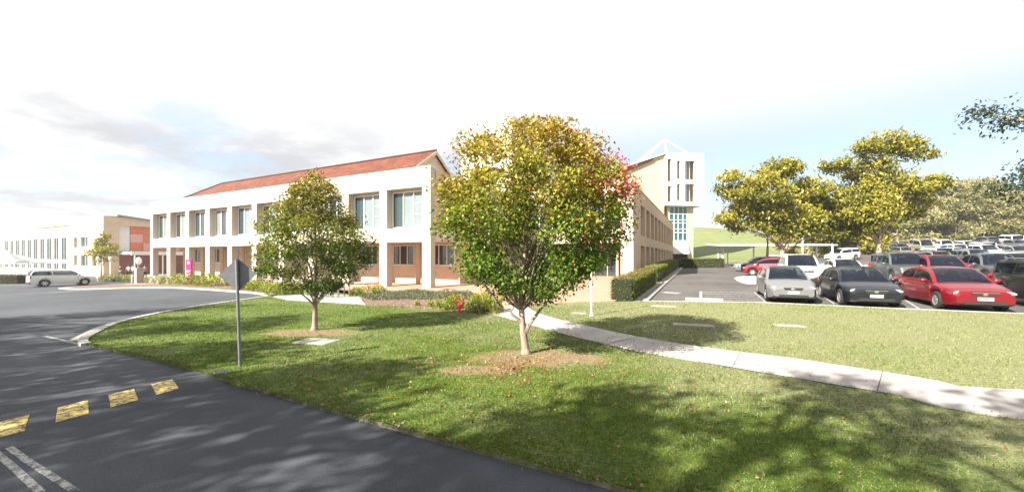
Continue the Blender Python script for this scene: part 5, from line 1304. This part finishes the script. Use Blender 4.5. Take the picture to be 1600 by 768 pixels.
# marquees
for px, pk, hw_, ez, Y, lab in ((10, 391, 17, 407, 47, 'larger white peaked marquee at the edge of the plaza'), (30, 398, 21, 408.5, 52, 'smaller white marquee behind the larger one, nearer the hall')):
    p = depth(px, Y); k = Y / F; t = thing('marquee', lab, 'marquee', p, .5, 'white marquees on the plaza')
    hz = H - (ez - HOR) * k - p.z; pz = H - (pk - HOR) * k - p.z; w_ = hw_ * k
    b = B(); N = 6; vs = []
    for i in range(N + 1):
        f = i / N; ww_ = w_ * (1 - f) + .05; z = hz + (pz - hz) * (f ** 1.35)
        vs += [(-ww_, -ww_, z), (ww_, -ww_, z), (ww_, ww_, z), (-ww_, ww_, z)]
    vs = [(-w_ - .05, -w_ - .05, hz - .3), (w_ + .05, -w_ - .05, hz - .3), (w_ + .05, w_ + .05, hz - .3), (-w_ - .05, w_ + .05, hz - .3)] + vs
    b.add(vs, [(i * 4 + j, i * 4 + (j + 1) % 4, (i + 1) * 4 + (j + 1) % 4, (i + 1) * 4 + j) for i in range(N + 1) for j in range(4)]); b.build('canopy', M_CANVAS, t)
    for sx_ in (-1, 1):
        for sy_ in (-1, 1):
            b = B(); b.tube([(sx_ * w_ * .95, sy_ * w_ * .95, -.1), (sx_ * w_ * .95, sy_ * w_ * .95, hz)], .05, 6); b.build('leg', M_WMETAL, t)
    b = B(); b.box(-w_ * .9, w_ * .9, -w_ * .97, -w_ * .9, 0, 1.0); b.build('side_skirt', M_CANVAS, t)
p = depth(1312, 58); t = thing('car_park_sign', 'cream board on a pale post in front of the tall spreading gum', 'sign', p); k = 58 / F
b = B(); b.tube([(-1.1, 0, -.2), (-1.1, 0, H - (357 - HOR) * k - p.z)], .11, 8); b.build('post', M_WMETAL, t)
b = B(); b.box(-.45, .45, -.06, .0, H - (367 - HOR) * k - p.z, H - (359.5 - HOR) * k - p.z); b.box(-1.05, -.45, -.05, -.02, H - (362 - HOR) * k - p.z, H - (361 - HOR) * k - p.z); b.build('board', M_FRAME, t)
for px, Y, top_, lab in ((1254, 46, 372, 'slim pale post between the red hatchback and the white four wheel drive'), (1122, 53, 388, 'short fence post in front of the shaded grass bank'), (1137, 54, 384, 'thin dark fence post between the short post and the carport')):
    p = depth(px, Y); k = Y / F; t = thing('marker_post', lab, 'post', p, 0, 'posts beyond the drive')
    b = B(); hgt_ = H - (top_ - HOR) * k - p.z; b.tube([(0, 0, -.2), (0, 0, hgt_)], .075, 8); b.build('pole', M_FRAME, t, 40)
    b = B(); b.lathe([(.09, hgt_ - .02), (.09, hgt_ + .03), (0, hgt_ + .06)], 10); b.build('cap', M_FRAME, t, 40)
p = P2(1100, 470); t = thing('wheel_stop', 'pale concrete wheel stop at the lawn edge by the hatched bay', 'wheel stop', p, GRID + .05)
b = B(); b.box(-.75, .75, -.11, .11, -.1, .13); b.build('block', M_CONC, t, bevel=.03)
b = B(); b.tube([(-.5, 0, .1), (-.5, 0, .145)], .03, 8); b.tube([(.5, 0, .1), (.5, 0, .145)], .03, 8); b.build('bolt', M_STEEL, t)

# ------------------------------------------------------------------ people under the far canopy
M_SKIN = mat('skin', (.42, .26, .19), .55); M_HAIR = mat('dark_hair', (.03, .02, .015), .6)
def person(label, p, rz, shirt, trousers, pose):
    t = thing('person', label, 'person', p, rz, 'people under the canopy of the distant hall')
    sw = pose
    V_ = [(0, 0, .95, .135), (0, 0, 1.12, .12), (0, 0, 1.32, .15), (0, 0, 1.44, .10), (0, 0, 1.52, .055), (0, .01, 1.58, .075), (0, .012, 1.67, .095), (0, .005, 1.75, .07),
          (.20, 0, 1.40, .055), (.25, .03 + sw * .1, 1.14, .042), (.25, .13 + sw * .1, .92, .033), (.25, .16 + sw * .1, .82, .03),
          (-.20, 0, 1.40, .055), (-.25, -.02 - sw * .1, 1.14, .042), (-.24, .06 - sw * .1, .92, .033), (-.24, .09 - sw * .1, .82, .03),
          (.10, 0, .86, .095), (.11, .04 + sw * .18, .50, .062), (.11, sw * .2, .10, .042), (.11, .14 + sw * .2, .04, .038),
          (-.10, 0, .86, .095), (-.11, .04 - sw * .18, .50, .062), (-.11, -sw * .2, .10, .042), (-.11, .14 - sw * .2, .04, .038)]
    E = [(0, 1), (1, 2), (2, 3), (3, 4), (4, 5), (5, 6), (6, 7), (3, 8), (8, 9), (9, 10), (10, 11), (3, 12), (12, 13), (13, 14), (14, 15), (0, 16), (16, 17), (17, 18), (18, 19), (0, 20), (20, 21), (21, 22), (22, 23)]
    def skin(name, idx, add, m, parent):
        mp = {v: i for i, v in enumerate(idx)}; me = bpy.data.meshes.new(name)
        me.from_pydata([V_[i][:3] for i in idx], [(mp[a], mp[c]) for a, c in E if a in mp and c in mp], [])
        o = bpy.data.objects.new(name, me); link(o, parent); s = o.modifiers.new('skin', 'SKIN'); s.use_smooth_shade = True
        sv = me.skin_vertices[0].data
        for i, v in enumerate(idx): sv[i].radius = (V_[v][3] + add, V_[v][3] * (.75 if v in (0, 1, 2) else 1) + add); sv[i].use_root = (i == 0)
        u = o.modifiers.new('smooth', 'SUBSURF'); u.levels = u.render_levels = 1
        me.materials.append(m); return o
    bd = skin('body', list(range(24)), 0, M_SKIN, t)
    skin('shirt', [0, 1, 2, 3, 8, 9, 12, 13], .016, shirt, t); skin('trousers', [0, 16, 17, 18, 20, 21, 22], .016, trousers, t)
    b = B(); b.ell((0, -.012, 1.715), (.088, .098, .085), 12, 8); b.build('hair', M_HAIR, t, 60)
    b = B()
    for s_ in (-1, 1): b.ell((s_ * .034, .098, 1.675), (.012, .008, .008), 6, 5)
    b.ell((0, .108, 1.648), (.013, .018, .02), 6, 5); b.ell((0, .098, 1.607), (.024, .008, .006), 6, 5); b.build('face', M_HAIR, t, 60)
SH = {'white': mat('white_cloth', (.7, .7, .7), .8), 'dark': mat('dark_cloth', (.03, .03, .035), .8), 'pink': mat('pink_cloth', (.55, .25, .3), .8), 'jean': mat('denim_cloth', (.05, .07, .14), .8)}
for px, Y, rz, s_, l_, pose, lab in ((188, 55, 2.6, 'dark', 'jean', .6, 'person in dark top under the canopy edge near the plaza tree'), (201, 55.5, 3.4, 'white', 'dark', .9, 'person in white shirt walking ahead beneath the canopy'),
                                  (208, 57, 2.9, 'white', 'jean', -.7, 'second person in white shirt and jeans following under the canopy'), (226.5, 54, 3.9, 'pink', 'dark', .4, 'person in pink top close to the cream building corner')):
    person(lab, depth(px, Y, .02), rz, SH[s_], SH[l_], pose)

# air: far things fade a little
hz_m = bpy.data.materials.new('haze_air'); hz_m.use_nodes = True; hn_ = hz_m.node_tree; hn_.nodes.clear()
ho = hn_.nodes.new('ShaderNodeOutputMaterial'); hv = hn_.nodes.new('ShaderNodeVolumePrincipled')
hv.inputs['Color'].default_value = (.93, .95, 1, 1); hv.inputs['Density'].default_value = .0006; hv.inputs['Anisotropy'].default_value = .35
hn_.links.new(hv.outputs[0], ho.inputs['Volume'])
b = B(); b.box(-425, 425, -425, 425, -3.0, 27.5); o = b.build('haze', hz_m); tag(o, kind='stuff')
